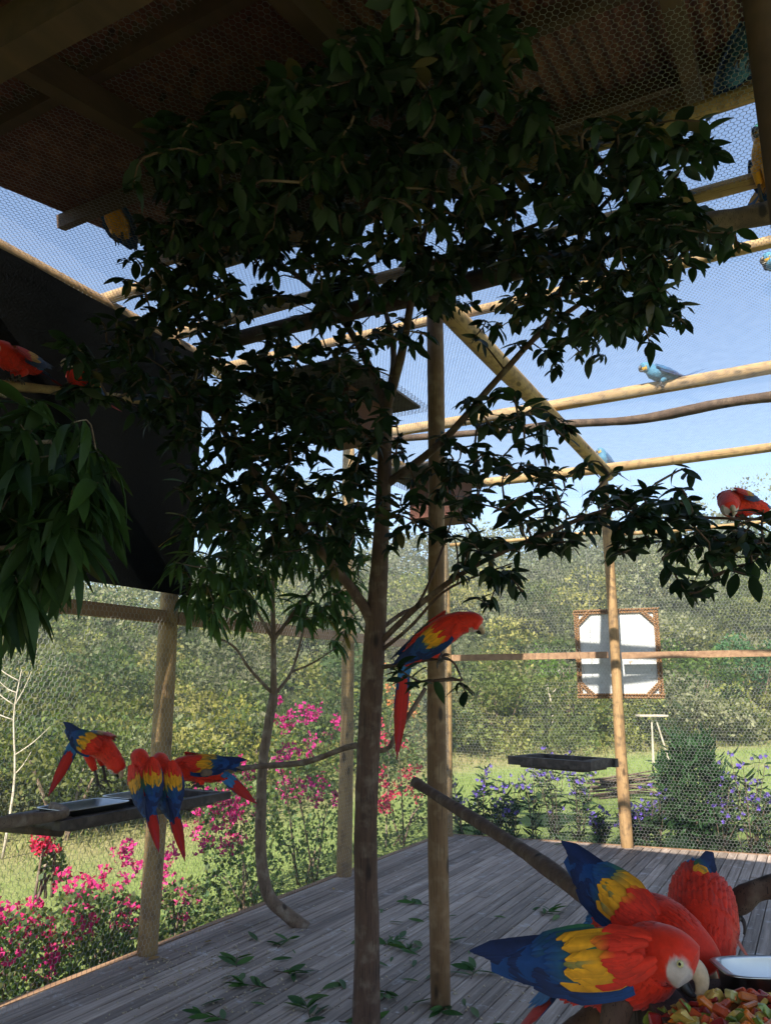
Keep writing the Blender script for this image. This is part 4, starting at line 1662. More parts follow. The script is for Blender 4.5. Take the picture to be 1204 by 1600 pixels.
def macaw(label, rump, chest, head, look, tail, dorsal, kind='scarlet', feet=None, S=1.0, wings=(None, None), group='macaws in the aviary', contour=420, headup=None, fat=1.0, tailw=1.0, name='macaw', tailn=None):
    pal = PAL[kind]
    rump, chest, head, tail = (np.asarray(p, float) for p in (rump, chest, head, tail))
    look = nrm(look)
    d = nrm(chest - rump)
    dor = nrm(np.asarray(dorsal, float) - d * (np.asarray(dorsal, float) @ d))
    sd = np.cross(dor, d)                     # bird's left
    LENS.append((label, float(np.linalg.norm(chest - rump) / (0.2 * S)), float(np.linalg.norm(chest - head) / (0.12 * S)), float(np.linalg.norm(tail - rump) / (0.5 * S))))
    base = np.asarray(feet, float) if feet is not None else (rump + chest) / 2 - dor * 0.1 * S
    t = thing(name, tuple(base), label, 'macaw', group)
    # body: one skin from the tail root to the forehead
    tb = rump - d * 0.05 * S
    neck = lerp(chest, head, 0.55) + dor * 0.012 * S
    hu = nrm(dor - look * (dor @ look)) if headup is None else nrm(np.asarray(headup, float) - look * (np.asarray(headup, float) @ look))
    hs = np.cross(hu, look)
    ctl = [tb, rump, (rump + chest) / 2 + dor * 0.008 * S, chest, neck, head, head + look * 0.032 * S, head + look * 0.05 * S]
    rs = np.array([0.018, 0.046, 0.066, 0.070, 0.055, 0.050, 0.042, 0.006]) * S * fat
    rd = np.array([0.016, 0.042, 0.066, 0.070, 0.056, 0.052, 0.046, 0.006]) * S * fat
    rs[5:] /= fat
    rd[5:] /= fat
    seg = 40
    dense = spline(ctl, 701)
    ud = np.linspace(0, len(ctl) - 1, 701)
    u = np.concatenate([np.linspace(0, 4.4, 34), np.linspace(4.5, 7.0, 40)])
    nr = len(u)
    cl = [dense[int(round(x / 7.0 * 700))] for x in u]
    RS = np.interp(u, np.arange(len(ctl)), rs)
    RD = np.interp(u, np.arange(len(ctl)), rd)
    for k in range(1, nr - 4):
        pass
    ker = np.array([0.25, 0.5, 0.25])
    RS[1:-1] = np.convolve(RS, ker, 'valid')
    RD[1:-1] = np.convolve(RD, ker, 'valid')
    V, F, C, NRM, TAN = [], [], [], [], []
    for i in range(nr):
        tg = nrm(cl[min(i + 1, nr - 1)] - cl[max(i - 1, 0)])
        mix = np.clip((u[i] - 4.0) / 1.0, 0, 1)
        dd = nrm(dor * (1 - mix) + hu * mix)
        dd = nrm(dd - tg * (dd @ tg) + 1e-6)
        ss = np.cross(dd, tg)
        for k in range(seg):
            th = 2 * math.pi * k / seg
            nv = ss * math.cos(th) + dd * math.sin(th)
            p = cl[i] + ss * math.cos(th) * RS[i] + dd * math.sin(th) * RD[i]
            V.append(p)
            NRM.append(nv)
            TAN.append(tg)
            # colours
            h = p - head
            f, s_, up_ = (h @ look) / S, abs(h @ hs) / S, (h @ hu) / S
            vent = math.sin(th)
            c = lerp(pal['body'], pal['belly'], np.clip(0.5 - vent * 1.6, 0, 1))
            if u[i] < 0.75 and vent > -0.2:
                c = np.asarray(pal['rump'], float)
            if u[i] > 4.6:
                if kind == 'blue':
                    face = (0.012 < f < 0.05) and (-0.035 < up_ < 0.0)
                else:
                    face = False
                if vent > 0.2:
                    c = np.asarray(pal['cap'], float)
                if kind == 'blue':
                    if face:
                        c = np.asarray(pal['face'], float)
                elif s_ > 0.008:
                    e_ = math.sqrt(((f - 0.024) / 0.026) ** 2 + ((up_ + 0.011 + 0.25 * (f - 0.02)) / 0.029) ** 2)
                    fc_ = lerp(pal['face'], (0.34, 0.27, 0.25), 0.8 * math.exp(-((f - 0.016) ** 2 + (up_ - 0.006) ** 2) / 0.00009) + 0.2 * math.sin(up_ * 900) ** 8)
                    c = lerp(fc_, c, np.clip((e_ - 0.9) / 0.14, 0, 1))
            C.append(np.asarray(c) * (1.0 if u[i] > 4.6 else random.uniform(0.9, 1.08)))
    for i in range(nr - 1):
        for k in range(seg):
            k2 = (k + 1) % seg
            F.append((i * seg + k, i * seg + k2, (i + 1) * seg + k2, (i + 1) * seg + k))
    F.append(tuple(range(seg - 1, -1, -1)))
    F.append(tuple((nr - 1) * seg + k for k in range(seg)))
    mb = MB()
    mb.add(V, F, C)
    body = mb.build('body', M['feather'], t, True)
    # small contour feathers lying over the skin
    mb = MB()
    for _ in range(contour):
        i = random.randint(1, 33)
        k = random.randint(0, seg - 1)
        j = i * seg + k
        L = (0.034 if u[i] < 3.6 else 0.022) * S * random.uniform(0.8, 1.2)
        feather(mb, V[j] + NRM[j] * 0.0012 * S, -TAN[j] + NRM[j] * 0.17, None, NRM[j], L, L * 0.6, jit(C[j], 0.22), jit(C[j], 0.28), 0.2, -0.10, rows=3)
    mb.build('plumage', M['feather'], body, True, origin=tuple(parent_origin(body)), kind='stuff')
    # wings
    for q, sg in ((0, 1), (1, -1)):
        w = wings[q]
        if w == 'none':
            continue
        w = w or {}
        sh = chest + sd * sg * 0.046 * S * fat + dor * 0.046 * S + d * 0.015 * S
        tip = rump - d * 0.13 * S + sd * sg * 0.013 * S + dor * 0.036 * S
        ax = w.get('axis', tip - sh)
        ac = w.get('across', -dor * 0.62 + sd * sg * 0.78)
        on = w.get('out', sd * sg * 0.7 + dor * 0.7)
        make_wing(t, S, w.get('sh', sh), ax, ac, on, pal, w.get('L', 0.34), w.get('spread', 1.0), w.get('bulge', 0.032), w.get('width', 0.125))
    # tail
    mb = MB()
    tdir = nrm(tail - tb)
    Lt = np.linalg.norm(tail - tb)
    ts = nrm(np.cross(dor, tdir)) if abs(dor @ tdir) < 0.95 else sd
    tn = np.cross(tdir, ts)
    if tailn is not None:
        ts = nrm(np.cross(np.asarray(tailn, float), tdir))
        tn = np.cross(tdir, ts)
        if tn @ np.asarray(tailn, float) < 0:
            tn, ts = -tn, -ts
    elif tn @ dor < 0:
        tn, ts = -tn, -ts
    for k in range(9):
        f = (k - 4) / 4
        L = Lt * (1 - 0.42 * abs(f) ** 1.2)
        c = pal['tail'] if abs(f) < 0.85 else pal['tailedge']
        feather(mb, tb + ts * f * 0.016 * S - tn * 0.004 * abs(f) * S, tdir + ts * f * 0.045 * tailw, None, tn, L, 0.030 * S, jit(c), jit(c if abs(f) > 0.2 else lerp(c, pal['tailedge'], 0.25)), 0.1, -0.03, rows=6)
    for k in range(8):
        f = (k - 3.5) / 3.5
        feather(mb, tb + ts * f * 0.018 * S + tn * 0.006 * S, tdir + ts * f * 0.10, None, tn, 0.085 * S * random.uniform(0.8, 1.15), 0.024 * S, jit(pal['rump']), jit(pal['rump']), 0.1)
    mb.build('tail', M['feather'], t, True)
    # beak
    hp = lambda f, up_, s_=0.0: head + (look * f + hu * up_ + hs * s_) * S

    def mand(ptsr, mat, nm):
        mb = MB()
        s_ = spline([hp(a, b_) for a, b_, _, _ in ptsr], len(ptsr) * 4)
        w_ = np.interp(np.linspace(0, 1, len(s_)), np.linspace(0, 1, len(ptsr)), [r for _, _, r, _ in ptsr])
        h_ = np.interp(np.linspace(0, 1, len(s_)), np.linspace(0, 1, len(ptsr)), [r for _, _, _, r in ptsr])
        V, F = [], []
        sg = 14
        for i in range(len(s_)):
            tg = nrm(s_[min(i + 1, len(s_) - 1)] - s_[max(i - 1, 0)])
            un = nrm(np.cross(tg, hs))
            for k in range(sg):
                th = 2 * math.pi * k / sg
                V.append(s_[i] + hs * math.cos(th) * w_[i] * S + un * math.sin(th) * h_[i] * S)
        for i in range(len(s_) - 1):
            for k in range(sg):
                k2 = (k + 1) % sg
                F.append((i * sg + k, i * sg + k2, (i + 1) * sg + k2, (i + 1) * sg + k))
        F.append(tuple(range(sg)))
        F.append(tuple((len(s_) - 1) * sg + k for k in range(sg)))
        mb.add(V, F)
        return mb.build(nm, M[mat], t, True)
    mand([(0.030, 0.004, 0.019, 0.024), (0.048, 0.005, 0.016, 0.020), (0.062, -0.004, 0.012, 0.015), (0.069, -0.022, 0.008, 0.010), (0.065, -0.040, 0.002, 0.003)], pal['beak'], 'upper_beak')
    mand([(0.026, -0.024, 0.017, 0.014), (0.046, -0.034, 0.014, 0.011), (0.060, -0.036, 0.010, 0.007), (0.068, -0.030, 0.003, 0.002)], 'black_beak', 'lower_beak')
    for sg in (1, -1):
        e = hp(0.016, 0.006, 0.0455 * sg)
        mb = MB()
        mb.ell(e, 0.0075 * S, 0.0075 * S, 0.0045 * S, (look, hu, hs), 12, 8)
        eo = mb.build('eye', M['iris'], t, True)
        mb = MB()
        mb.ell(e + hs * sg * 0.0024 * S, 0.0038 * S, 0.0038 * S, 0.003 * S, (look, hu, hs), 10, 6)
        mb.build('pupil', M['pupil'], eo, True, origin=tuple(parent_origin(eo)))
    # legs and zygodactyl feet
    for sg in (1, -1):
        hip = lerp(rump, chest, 0.42) - dor * 0.045 * S + sd * sg * 0.032 * S
        fp = (np.asarray(feet, float) if feet is not None else hip - dor * 0.07 * S) + sd * sg * 0.026 * S
        knee = lerp(hip, fp, 0.5) + d * 0.012 * S
        mb = MB()
        mb.tube(spline([hip, lerp(hip, knee, 0.6), knee], 6), list(np.linspace(0.03, 0.016, 6) * S), 10, col=pal['belly'])
        lg = mb.build('thigh', M['feather'], t, True)
        mb = MB()
        mb.tube([knee, fp + nrm(knee - fp) * 0.006], 0.0085 * S, 8)
        for fx, sx in ((1, 0.35), (1, -0.35), (-1, 0.3), (-1, -0.3)):
            e = nrm(d * fx + sd * sx)
            dn = -dor
            mb.tube(spline([fp, fp + e * 0.018 * S + dor * 0.004 * S, fp + e * 0.032 * S - dor * 0.004 * S, fp + e * 0.038 * S - dor * 0.016 * S], 8), list(np.linspace(0.007, 0.0028, 8) * S), 6)
        mb.build('foot', M['scaly_foot'], t, True)
    return t


UPW = np.array([0, 0, 1.0])
TOC = -FH                                            # towards the camera
RTW = RT
# --- the three at the fruit tray
macaw('nearest macaw at the fruit tray, long blue wing towards the camera, white face visible',
      atv(905, 1525, 1.66), atv(1000, 1508, 1.57), atv(1050, 1494, 1.52), RTW * 0.78 - UPW * 0.55 + TOC * 0.42, atv(790, 1625, 1.66), UPW * 0.9 + TOC * 0.25,
      feet=atv(965, 1556, 1.70), S=0.90, wings=('none', dict(sh=atv(1006, 1480, 1.49), axis=atv(750, 1496, 1.58) - atv(1006, 1480, 1.49), across=-UPW * 0.9 + TOC * 0.35, out=TOC + UPW * 0.5, L=0.335, bulge=0.04, width=0.125)),
      contour=900, headup=UPW * 0.6 + RTW * 0.6 + TOC * 0.2, group='macaws at the fruit tray', fat=1.02)
macaw('macaw behind the nearest one at the fruit tray with its blue wing raised',
      atv(965, 1450, 1.84), atv(1040, 1458, 1.76), atv(1085, 1490, 1.72), RTW * 0.5 - UPW * 0.9 + TOC * 0.1, atv(850, 1500, 2.0), UPW * 0.8 + TOC * 0.5,
      feet=atv(1010, 1520, 1.82), S=0.92, wings=('none', dict(sh=atv(1018, 1432, 1.68), axis=atv(908, 1348, 1.76) - atv(1018, 1432, 1.68), across=-UPW * 0.75 - RTW * 0.6 + TOC * 0.1, out=TOC, L=0.23, bulge=0.03, width=0.115)),
      contour=900, group='macaws at the fruit tray', fat=1.05)
macaw('hunched macaw bending down to the bowl with its red back turned, rightmost at the tray',
      atv(1090, 1388, 1.93), atv(1098, 1452, 1.82), atv(1100, 1512, 1.76), -UPW * 0.9 - RTW * 0.15 + TOC * 0.1, atv(1192, 1520, 2.15), TOC * 0.9 + UPW * 0.3,
      feet=atv(1138, 1425, 1.95), S=0.93, wings=(dict(sh=atv(1082, 1372, 1.88), axis=UPW * 0.7 + RTW * 0.7, across=RTW * 0.6 - UPW * 0.6, out=TOC, L=0.075, bulge=0.015, width=0.035), 'none'), contour=900, group='macaws at the fruit tray', fat=1.1)
# --- on the branch of the central tree
macaw('macaw leaning forward on a branch right of the central trunk, tail hanging',
      atv(645, 1022, 3.98), atv(700, 982, 3.9), atv(738, 972, 3.88), RTW * 0.8 - UPW * 0.65 + TOC * 0.2, atv(621, 1188, 4.05), UPW * 0.75 - RTW * 0.4 + TOC * 0.25,
      feet=atv(690, 1030, 3.95), S=1.0, wings=(None, dict(sh=atv(706, 972, 3.82), axis=atv(607, 1048, 3.96) - atv(706, 972, 3.82), across=RTW * 0.4 - UPW * 0.7 + TOC * 0.3, out=TOC, L=0.36, bulge=0.03)), group='macaws in the trees', tailn=TOC + RTW * 0.3)
# --- the four on the left tray
macaw('macaw stooping over the steel dishes with its tail raised to the left',
      atv(130, 1158, 4.02), atv(164, 1172, 3.95), atv(182, 1196, 3.93), -UPW * 0.8 + RTW * 0.5, atv(74, 1245, 4.05), UPW * 0.85 + TOC * 0.45,
      feet=atv(160, 1224, 4.02), S=0.85, wings=(dict(L=0.25), dict(L=0.25, axis=-RTW * 0.8 + UPW * 0.45, across=-UPW - RTW * 0.3)), group='macaws on the left tray', fat=0.9, tailn=TOC)
macaw('left one of the two macaws side by side on the tray edge, backs turned',
      atv(230, 1238, 3.86), atv(226, 1203, 3.92), atv(218, 1182, 3.95), -RTW * 0.6 - TOC * 0.6 - UPW * 0.3, atv(248, 1332, 3.83), TOC * 0.85 + UPW * 0.3,
      feet=atv(228, 1238, 3.95), S=0.78, wings=(dict(L=0.36), dict(L=0.36)), group='macaws on the left tray')
macaw('right one of the two macaws side by side on the tray edge, backs turned',
      atv(264, 1240, 3.95), atv(257, 1207, 4.0), atv(250, 1188, 4.04), -RTW * 0.5 - TOC * 0.7 - UPW * 0.4, atv(289, 1347, 3.92), TOC * 0.85 + UPW * 0.3,
      feet=atv(264, 1240, 4.03), S=0.78, wings=(dict(L=0.36), dict(L=0.36)), group='macaws on the left tray')
macaw('macaw crouching at the far end of the left tray, tail stretched to the right',
      atv(335, 1208, 4.25), atv(292, 1200, 4.2), atv(270, 1206, 4.18), -RTW * 0.8 - UPW * 0.5, atv(402, 1256, 4.3), UPW * 0.9 + TOC * 0.3,
      feet=atv(310, 1226, 4.2), S=0.9, wings=(dict(L=0.33, axis=RTW + UPW * 0.02), dict(L=0.33)), group='macaws on the left tray', tailn=TOC + UPW * 0.5)
# --- others
macaw('red macaw resting on the leafy branch at the right edge, beak towards the camera',
      atv(1182, 792, 3.6), atv(1140, 784, 3.55), atv(1138, 794, 3.46), TOC * 0.9 - UPW * 0.35, atv(1262, 786, 3.75), UPW, kind='scarlet',
      feet=atv(1150, 812, 3.58), S=0.78, wings=(dict(L=0.22), dict(L=0.22)), group='macaws in the trees')
p = onx(20, 560, -3.55)
macaw('red macaw on the pale perch before the black cloth, at the left edge',
      onx(48, 572, -3.56), onx(14, 560, -3.54), onx(-2, 545, -3.52), -RTW * 0.7 + TOC * 0.6, onx(105, 606, -3.56), UPW * 0.8 + RTW * 0.2, feet=onx(25, 594, -3.55), S=0.9, group='macaws on the pale perch')
macaw('macaw half hidden by leaves, its red tail below the pale perch',
      onx(138, 606, -3.55), onx(122, 586, -3.53), onx(116, 568, -3.52), -RTW * 0.7 + TOC * 0.5, onx(192, 642, -3.56), UPW * 0.5 + RTW * 0.6, feet=onx(122, 611, -3.55), S=0.9, group='macaws on the pale perch')
macaw('macaw hidden in the mango leaves at left, only its red tail showing',
      onx(52, 912, -3.66), onx(26, 890, -3.64), onx(14, 872, -3.62), -RTW + UPW * 0.2, onx(100, 960, -3.67), UPW * 0.5 + RTW * 0.6, feet=onx(30, 945, -3.66), S=0.85, group='macaws in the trees')
v = ahead(onz(185, 372, 4.1))
macaw('blue and yellow macaw on the netting just under the roof edge at left',
      atv(190, 358, v + 0.02), atv(180, 340, v - 0.06), atv(172, 318, v - 0.1), TOC * 0.8 - UPW * 0.2 - RTW * 0.3, atv(225, 378, v + 0.35), -TOC * 0.7 + UPW * 0.6, kind='blueyellow', feet=atv(186, 374, v - 0.02), S=0.85, group='blue macaws on the netting')
z_ = 4.14
macaw('dark blue macaw on the netting at top right, long tail crossing the roof edge',
      onz(1152, 108, z_), onz(1182, 60, z_ + 0.02), onz(1196, 30, z_ + 0.04), onz(1210, 0, z_) - onz(1196, 30, z_), onz(1100, 192, z_ - 0.05), UPW, kind='blue', feet=onz(1165, 90, 4.06), S=0.95, group='blue macaws on the netting')
v = ahead(onz(1180, 322, 3.9))
macaw('blue and yellow macaw on the thick dark log at the right edge',
      atv(1196, 275, v), atv(1194, 235, v - 0.05), atv(1188, 208, v - 0.08), -RTW * 0.8 + TOC * 0.4, atv(1160, 345, v + 0.35), -TOC * 0.5 + RTW * 0.8, kind='blueyellow', feet=atv(1196, 320, v), S=0.85, group='blue macaws on the netting')
v = ahead(onz(1200, 418, 4.1))
macaw('blue macaw cut by the right edge, sitting on the netting above the second pole',
      atv(1225, 415, v + 0.1), atv(1210, 411, v), atv(1200, 404, v), -RTW - UPW * 0.2, atv(1290, 420, v + 0.1), UPW, kind='blue', feet=atv(1215, 420, v), S=0.75, group='blue macaws on the netting')
v = ahead(onz(1030, 604, 4.08))
macaw('blue macaw with a yellow cheek on the netting right of the crown, against open sky',
      atv(1048, 590, v), atv(1022, 583, v), atv(1007, 574, v), -RTW - UPW * 0.25 + TOC * 0.2, atv(1104, 573, v + 0.1), UPW * 0.9 + RTW * 0.3, kind='blue', feet=atv(1030, 604, v), S=0.85, group='blue macaws on the netting')
v = ahead(onz(945, 738, 4.1))
macaw('small distant blue macaw on the netting above the back fence post',
      atv(952, 728, v), atv(942, 716, v), atv(938, 705, v), -RTW - UPW * 0.1, atv(985, 752, v + 0.1), UPW * 0.6 + RTW * 0.7, kind='blue', feet=atv(945, 736, v), S=0.85, group='blue macaws on the netting', contour=100)
for l in LENS:
    print('LEN', [round(x, 2) for x in l[1:]], l[0][:40])

# ------------------------------------------------------------------ fallen leaves
def leaf_obj(name, tm, col, P, D, roll, size, parent=None, po=None):
    me = bpy.data.meshes.new(name)
    me.from_pydata(tm[0].tolist(), [], tm[1].tolist())
    ca = me.color_attributes.new('Col', 'FLOAT_COLOR', 'POINT')
    ca.data.foreach_set('color', np.tile(np.append(col, 1.0).astype(np.float32), len(me.vertices)))
    me.polygons.foreach_set('use_smooth', [True] * len(me.polygons))
    me.materials.append(M['leaf'])
    o = bpy.data.objects.new(name, me)
    link(o, parent)
    Rm = frames(np.array([D], float), np.array([roll]))[0]
    m3 = Matrix((Rm[0], Rm[1], Rm[2])).transposed()
    loc = Vector(P) - (Vector(po) if po is not None else Vector((0, 0, 0)))
    o.matrix_local = Matrix.Translation(loc) @ m3.to_4x4() @ Matrix.Scale(size, 4)
    return o


FLAT_LANCE = [leaf_template(1, 0.24, 0.3, d, nseg=6) for d in (0.03, -0.06, 0.1)]
FLAT_BROAD = [leaf_template(1, 0.42, 0.3, d) for d in (0.03, -0.08, 0.08)]
SPRIGS = [(655, 1412, 'by the support post, farthest back'), (640, 1485, 'left of the support post'), (600, 1555, 'at the foot of the central trunk'),
          (395, 1540, 'left of the central trunk'), (445, 1472, 'below the crooked foot of the young tree'), (330, 1588, 'at the bottom edge, left of the trunk'),
          (690, 1580, 'at the foot of the support post'), (855, 1425, 'below the sloping perch branch'), (740, 1518, 'right of the support post'), (450, 1520, 'between the two trunks'), (560, 1598, 'at the bottom edge beside the trunk'), (615, 1470, 'behind the central trunk, on its right'), (700, 1470, 'just right of the support post'), (480, 1575, 'near the bottom edge, left of the trunk'), (370, 1500, 'near the side fence')]
for x, y, where in SPRIGS:
    c = onz(x, y, 0.012)
    t = thing('fallen_sprig', tuple(c), 'fallen sprig of green leaves on the deck ' + where, 'leaves', 'fallen leaves on the deck')
    mb = MB()
    a0 = random.random() * 6.28
    e = np.array([math.cos(a0), math.sin(a0), 0.05])
    mb.tube([c - e * 0.10, c, c + e * 0.06], [0.003, 0.0025, 0.002], 5)
    mb.build('stem', M['bark'], t)
    for k in range(random.randint(6, 10)):
        th = a0 + random.choice((-1, 1)) * random.uniform(0.2, 1.5)
        D = np.array([math.cos(th), math.sin(th), random.uniform(-0.02, 0.28)])
        leaf_obj('leaf', random.choice(FLAT_LANCE), lerp((0.02, 0.07, 0.015), (0.07, 0.15, 0.03), random.random()), c + e * random.uniform(-0.09, 0.06), D, random.uniform(-0.9, 0.9), random.uniform(0.07, 0.16), t, c)
SING = [(420, 1478), (725, 1490), (770, 1432), (845, 1418), (870, 1430), (700, 1395), (610, 1440), (650, 1500), (625, 1530), (580, 1500), (505, 1545), (470, 1560), (430, 1500), (380, 1520), (500, 1590), (640, 1580), (730, 1560), (610, 1510), (690, 1440), (545, 1475), (860, 1320), (770, 1600), (355, 1560), (415, 1570), (590, 1420), (635, 1405), (665, 1440), (660, 1530), (600, 1590), (530, 1530), (455, 1490), (395, 1470), (715, 1430), (745, 1590), (560, 1455), (675, 1560), (620, 1495), (650, 1470), (520, 1570), (340, 1530)]
for x, y in SING:
    c = onz(x + random.uniform(-8, 8), y, 0.008)
    th = random.random() * 6.28
    o = leaf_obj('fallen_leaf', random.choice(FLAT_LANCE), lerp((0.02, 0.07, 0.015), (0.08, 0.15, 0.03), random.random()), c, (math.cos(th), math.sin(th), 0.03), random.uniform(-0.45, 0.45), random.uniform(0.07, 0.18))
    wh = 'left of the central trunk' if x < 560 else ('between the central trunk and the support post' if x < 670 else 'right of the support post')
    tag(o, 'single long green leaf lying on the deck ' + wh, 'leaf', 'single green leaves on the deck')
for x, y in [(222, 1530), (290, 1480), (300, 1492), (262, 1500), (365, 1440), (232, 1500), (330, 1470), (280, 1520), (205, 1515), (315, 1455), (520, 1390), (250, 1475)]:
    c = onz(x, y, 0.008)
    th = random.random() * 6.28
    o = leaf_obj('dry_leaf', random.choice(FLAT_BROAD), lerp((0.42, 0.27, 0.08), (0.28, 0.15, 0.06), random.random()), c, (math.cos(th), math.sin(th), 0.05), random.uniform(-0.5, 0.5), random.uniform(0.04, 0.085))
    tag(o, ('larger curled dry yellow leaf on the deck below the left tray' if (x, y) == (222, 1530) else 'small curled dry brown leaf on the deck near the side fence'), 'leaf', 'dry leaves on the deck')
# crumbs of food and husks
n = 1700
cx, cy = [], []
P = []
for i in range(n):
    if i < 700:
        x, y = random.gauss(310, 85), random.gauss(1500, 36)
    else:
        x, y = random.uniform(150, 1150), random.uniform(1380, 1595)
    p = onz(x, max(y, 1330), 0.0025)
    if p[0] > SIDE_X + 0.1:
        P.append(p)
P = np.array(P)
tet = (np.array([[1, 0, -0.3], [-0.5, 0.8, -0.3], [-0.5, -0.8, -0.3], [0, 0, 0.7]]), np.array([[0, 1, 3], [1, 2, 3], [2, 0, 3], [0, 2, 1]]))
Rm = frames(rng.normal(0, 1, (len(P), 3)), rng.uniform(0, 6, len(P)))
V, F = place(tet, P, Rm, rng.uniform(0.003, 0.013, len(P)) * rng.uniform(0.5, 1.0, len(P)))
o = big_mesh('food_crumbs', V, F, None, M['crumb'], kind='stuff')
tag(o, 'scattered food crumbs and husks on the deck boards', 'crumbs')

# ------------------------------------------------------------------ outside: scrub on the slope
QUAD = (np.array([[0, 0, 0], [0.5, 0.30, 0.06], [1.0, 0, -0.1], [0.5, -0.30, 0.06]]), np.array([[0, 1, 2, 3]]))
SCR = [(0.11, 0.135, 0.045), (0.085, 0.115, 0.04), (0.14, 0.16, 0.055), (0.20, 0.20, 0.065), (0.06, 0.09, 0.04), (0.14, 0.155, 0.085), (0.18, 0.165, 0.08), (0.25, 0.225, 0.08), (0.20, 0.195, 0.13), (0.16, 0.17, 0.10)]


def shrub_leaves(c, r, h, n, ls, base, flower=None):
    """leaves through the outer volume of a few joined lobes"""
    k = random.randint(4, 7)
    lobes = []
    for i in range(k):
        a = random.random() * 6.28
        rr = r * random.uniform(0.2, 0.65)
        lobes.append((c + np.array([math.cos(a) * rr, math.sin(a) * rr, h * random.uniform(0.15, 0.75)]), r * random.uniform(0.35, 0.62), h * random.uniform(0.25, 0.45)))
    ids = rng.integers(0, k, n)
    dirs = rng.normal(0, 1, (n, 3))
    dirs /= np.linalg.norm(dirs, axis=1)[:, None]
    dirs[:, 2] = np.where(dirs[:, 2] < -0.3, -dirs[:, 2], dirs[:, 2])
    rad = rng.uniform(0.55, 1.08, n) ** 0.6
    L = np.array([l[0] for l in lobes])[ids]
    rx = np.array([l[1] for l in lobes])[ids]
    rz = np.array([l[2] for l in lobes])[ids]
    P = L + dirs * np.stack([rx, rx, rz], -1) * rad[:, None]
    D = dirs * 0.6 + rng.normal(0, 0.7, (n, 3))
    S = ls * rng.uniform(0.5, 1.3, n)
    tone = np.array([random.uniform(0.78, 1.18) for _ in range(k)])[ids]
    C = np.asarray(base)[None] * (tone * rng.uniform(0.78, 1.22, n))[:, None]
    return P, D, S, C


def build_leaves(name, lst, mat, parent=None, kind='stuff', tmpl=QUAD, origin=(0, 0, 0)):
    P = np.concatenate([l[0] for l in lst])
    D = np.concatenate([l[1] for l in lst])
    S = np.concatenate([l[2] for l in lst])
    C = np.concatenate([l[3] for l in lst])
    Rm = frames(D, rng.uniform(0, 6.28, len(P)))
    V, F = place(tmpl, P, Rm, S)
    return big_mesh(name, V, F, np.repeat(C, len(tmpl[0]), 0), mat, parent, kind, False, origin)


scrub = []
for i in range(620):
    a = random.uniform(-0.62, 0.62)
    t_ = random.random() ** 1.5
    Bd = np.interp(a, [-1.2, -0.55, -0.28, -0.05, 0.1, 0.5, 1.2], [9, 9.6, 11, 14.5, 19, 23, 26])
    v = Bd + 0.8 + t_ * 46
    u_ = a * v
    x, y = u_ * RT[0] + v * FH[0], u_ * RT[1] + v * FH[1]
    z = float(terrain(x, y)[0])
    r = (0.35 + 0.035 * v) * random.uniform(0.6, 1.5)
    if random.random() < 0.08 and t_ > 0.15:
        r *= 1.6
    h = r * random.uniform(0.7, 1.5)
    base = np.array(random.choice(SCR)) * random.uniform(0.7, 1.3) * (0.97, 1.0, 0.85)
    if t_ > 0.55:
        base = lerp(base, (0.19, 0.20, 0.14), 0.55)  # far shrubs blended paler: distance haze put into their leaf colour
    n = int(300 + 120 * random.random() + (160 if v < 16 else 0))
    n = int(n * max(1.0, (r / (0.35 + 0.035 * v)) ** 1.6))
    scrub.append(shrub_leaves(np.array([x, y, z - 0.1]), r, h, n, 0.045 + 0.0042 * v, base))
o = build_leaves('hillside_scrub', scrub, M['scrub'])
tag(o, 'sunlit green and yellow scrub covering the hillside behind the fences', 'scrub')

# shrubs at the foot of the slope that stand apart
for (px, py, v, r, h, col, lab) in [
    (400, 1010, 13.0, 1.3, 1.5, (0.20, 0.19, 0.04), 'yellow-green bushy shrub on the slope left of the young tree'),
    (120, 1130, 11.0, 1.3, 1.5, (0.13, 0.14, 0.04), 'olive leafy shrub on the slope behind the left tray'),
    (330, 1150, 12.2, 1.1, 1.1, (0.10, 0.14, 0.035), 'low green shrub on the slope right of the first side post'),
    (885, 1010, 23.5, 1.3, 2.6, (0.11, 0.19, 0.03), 'bright green shrub behind the left side of the white board'),
    (1075, 1090, 24.5, 1.6, 2.2, (0.10, 0.16, 0.035), 'bright green shrub right of the white board'),
    (1180, 1040, 26, 1.6, 2.6, (0.07, 0.16, 0.06), 'blue-green shrub at the right edge on the slope'),
    (780, 1085, 21.5, 1.4, 1.8, (0.12, 0.15, 0.04), 'rounded olive shrub at the lawn edge right of the support post'),
]:
    g = atv(px, 1076, v)
    z = float(terrain(g[0], g[1])[0])
    c = np.array([g[0], g[1], z])
    t = thing('hillside_shrub', tuple(c), lab, 'shrub', 'shrubs along the foot of the slope')
    build_leaves('foliage', [shrub_leaves(c, r, h * 1.2, 1100, 0.05 + 0.0035 * v, col)], M['scrub'], t, 'stuff', origin=tuple(c))
    mb = MB()
    for k in range(4):
        a = random.random() * 6.28
        mb.tube([c - (0, 0, 0.1), c + np.array([math.cos(a) * r * 0.4, math.sin(a) * r * 0.4, h * 0.7])], [0.03, 0.012], 6)
    mb.build('stem', M['grey_bark'], t)

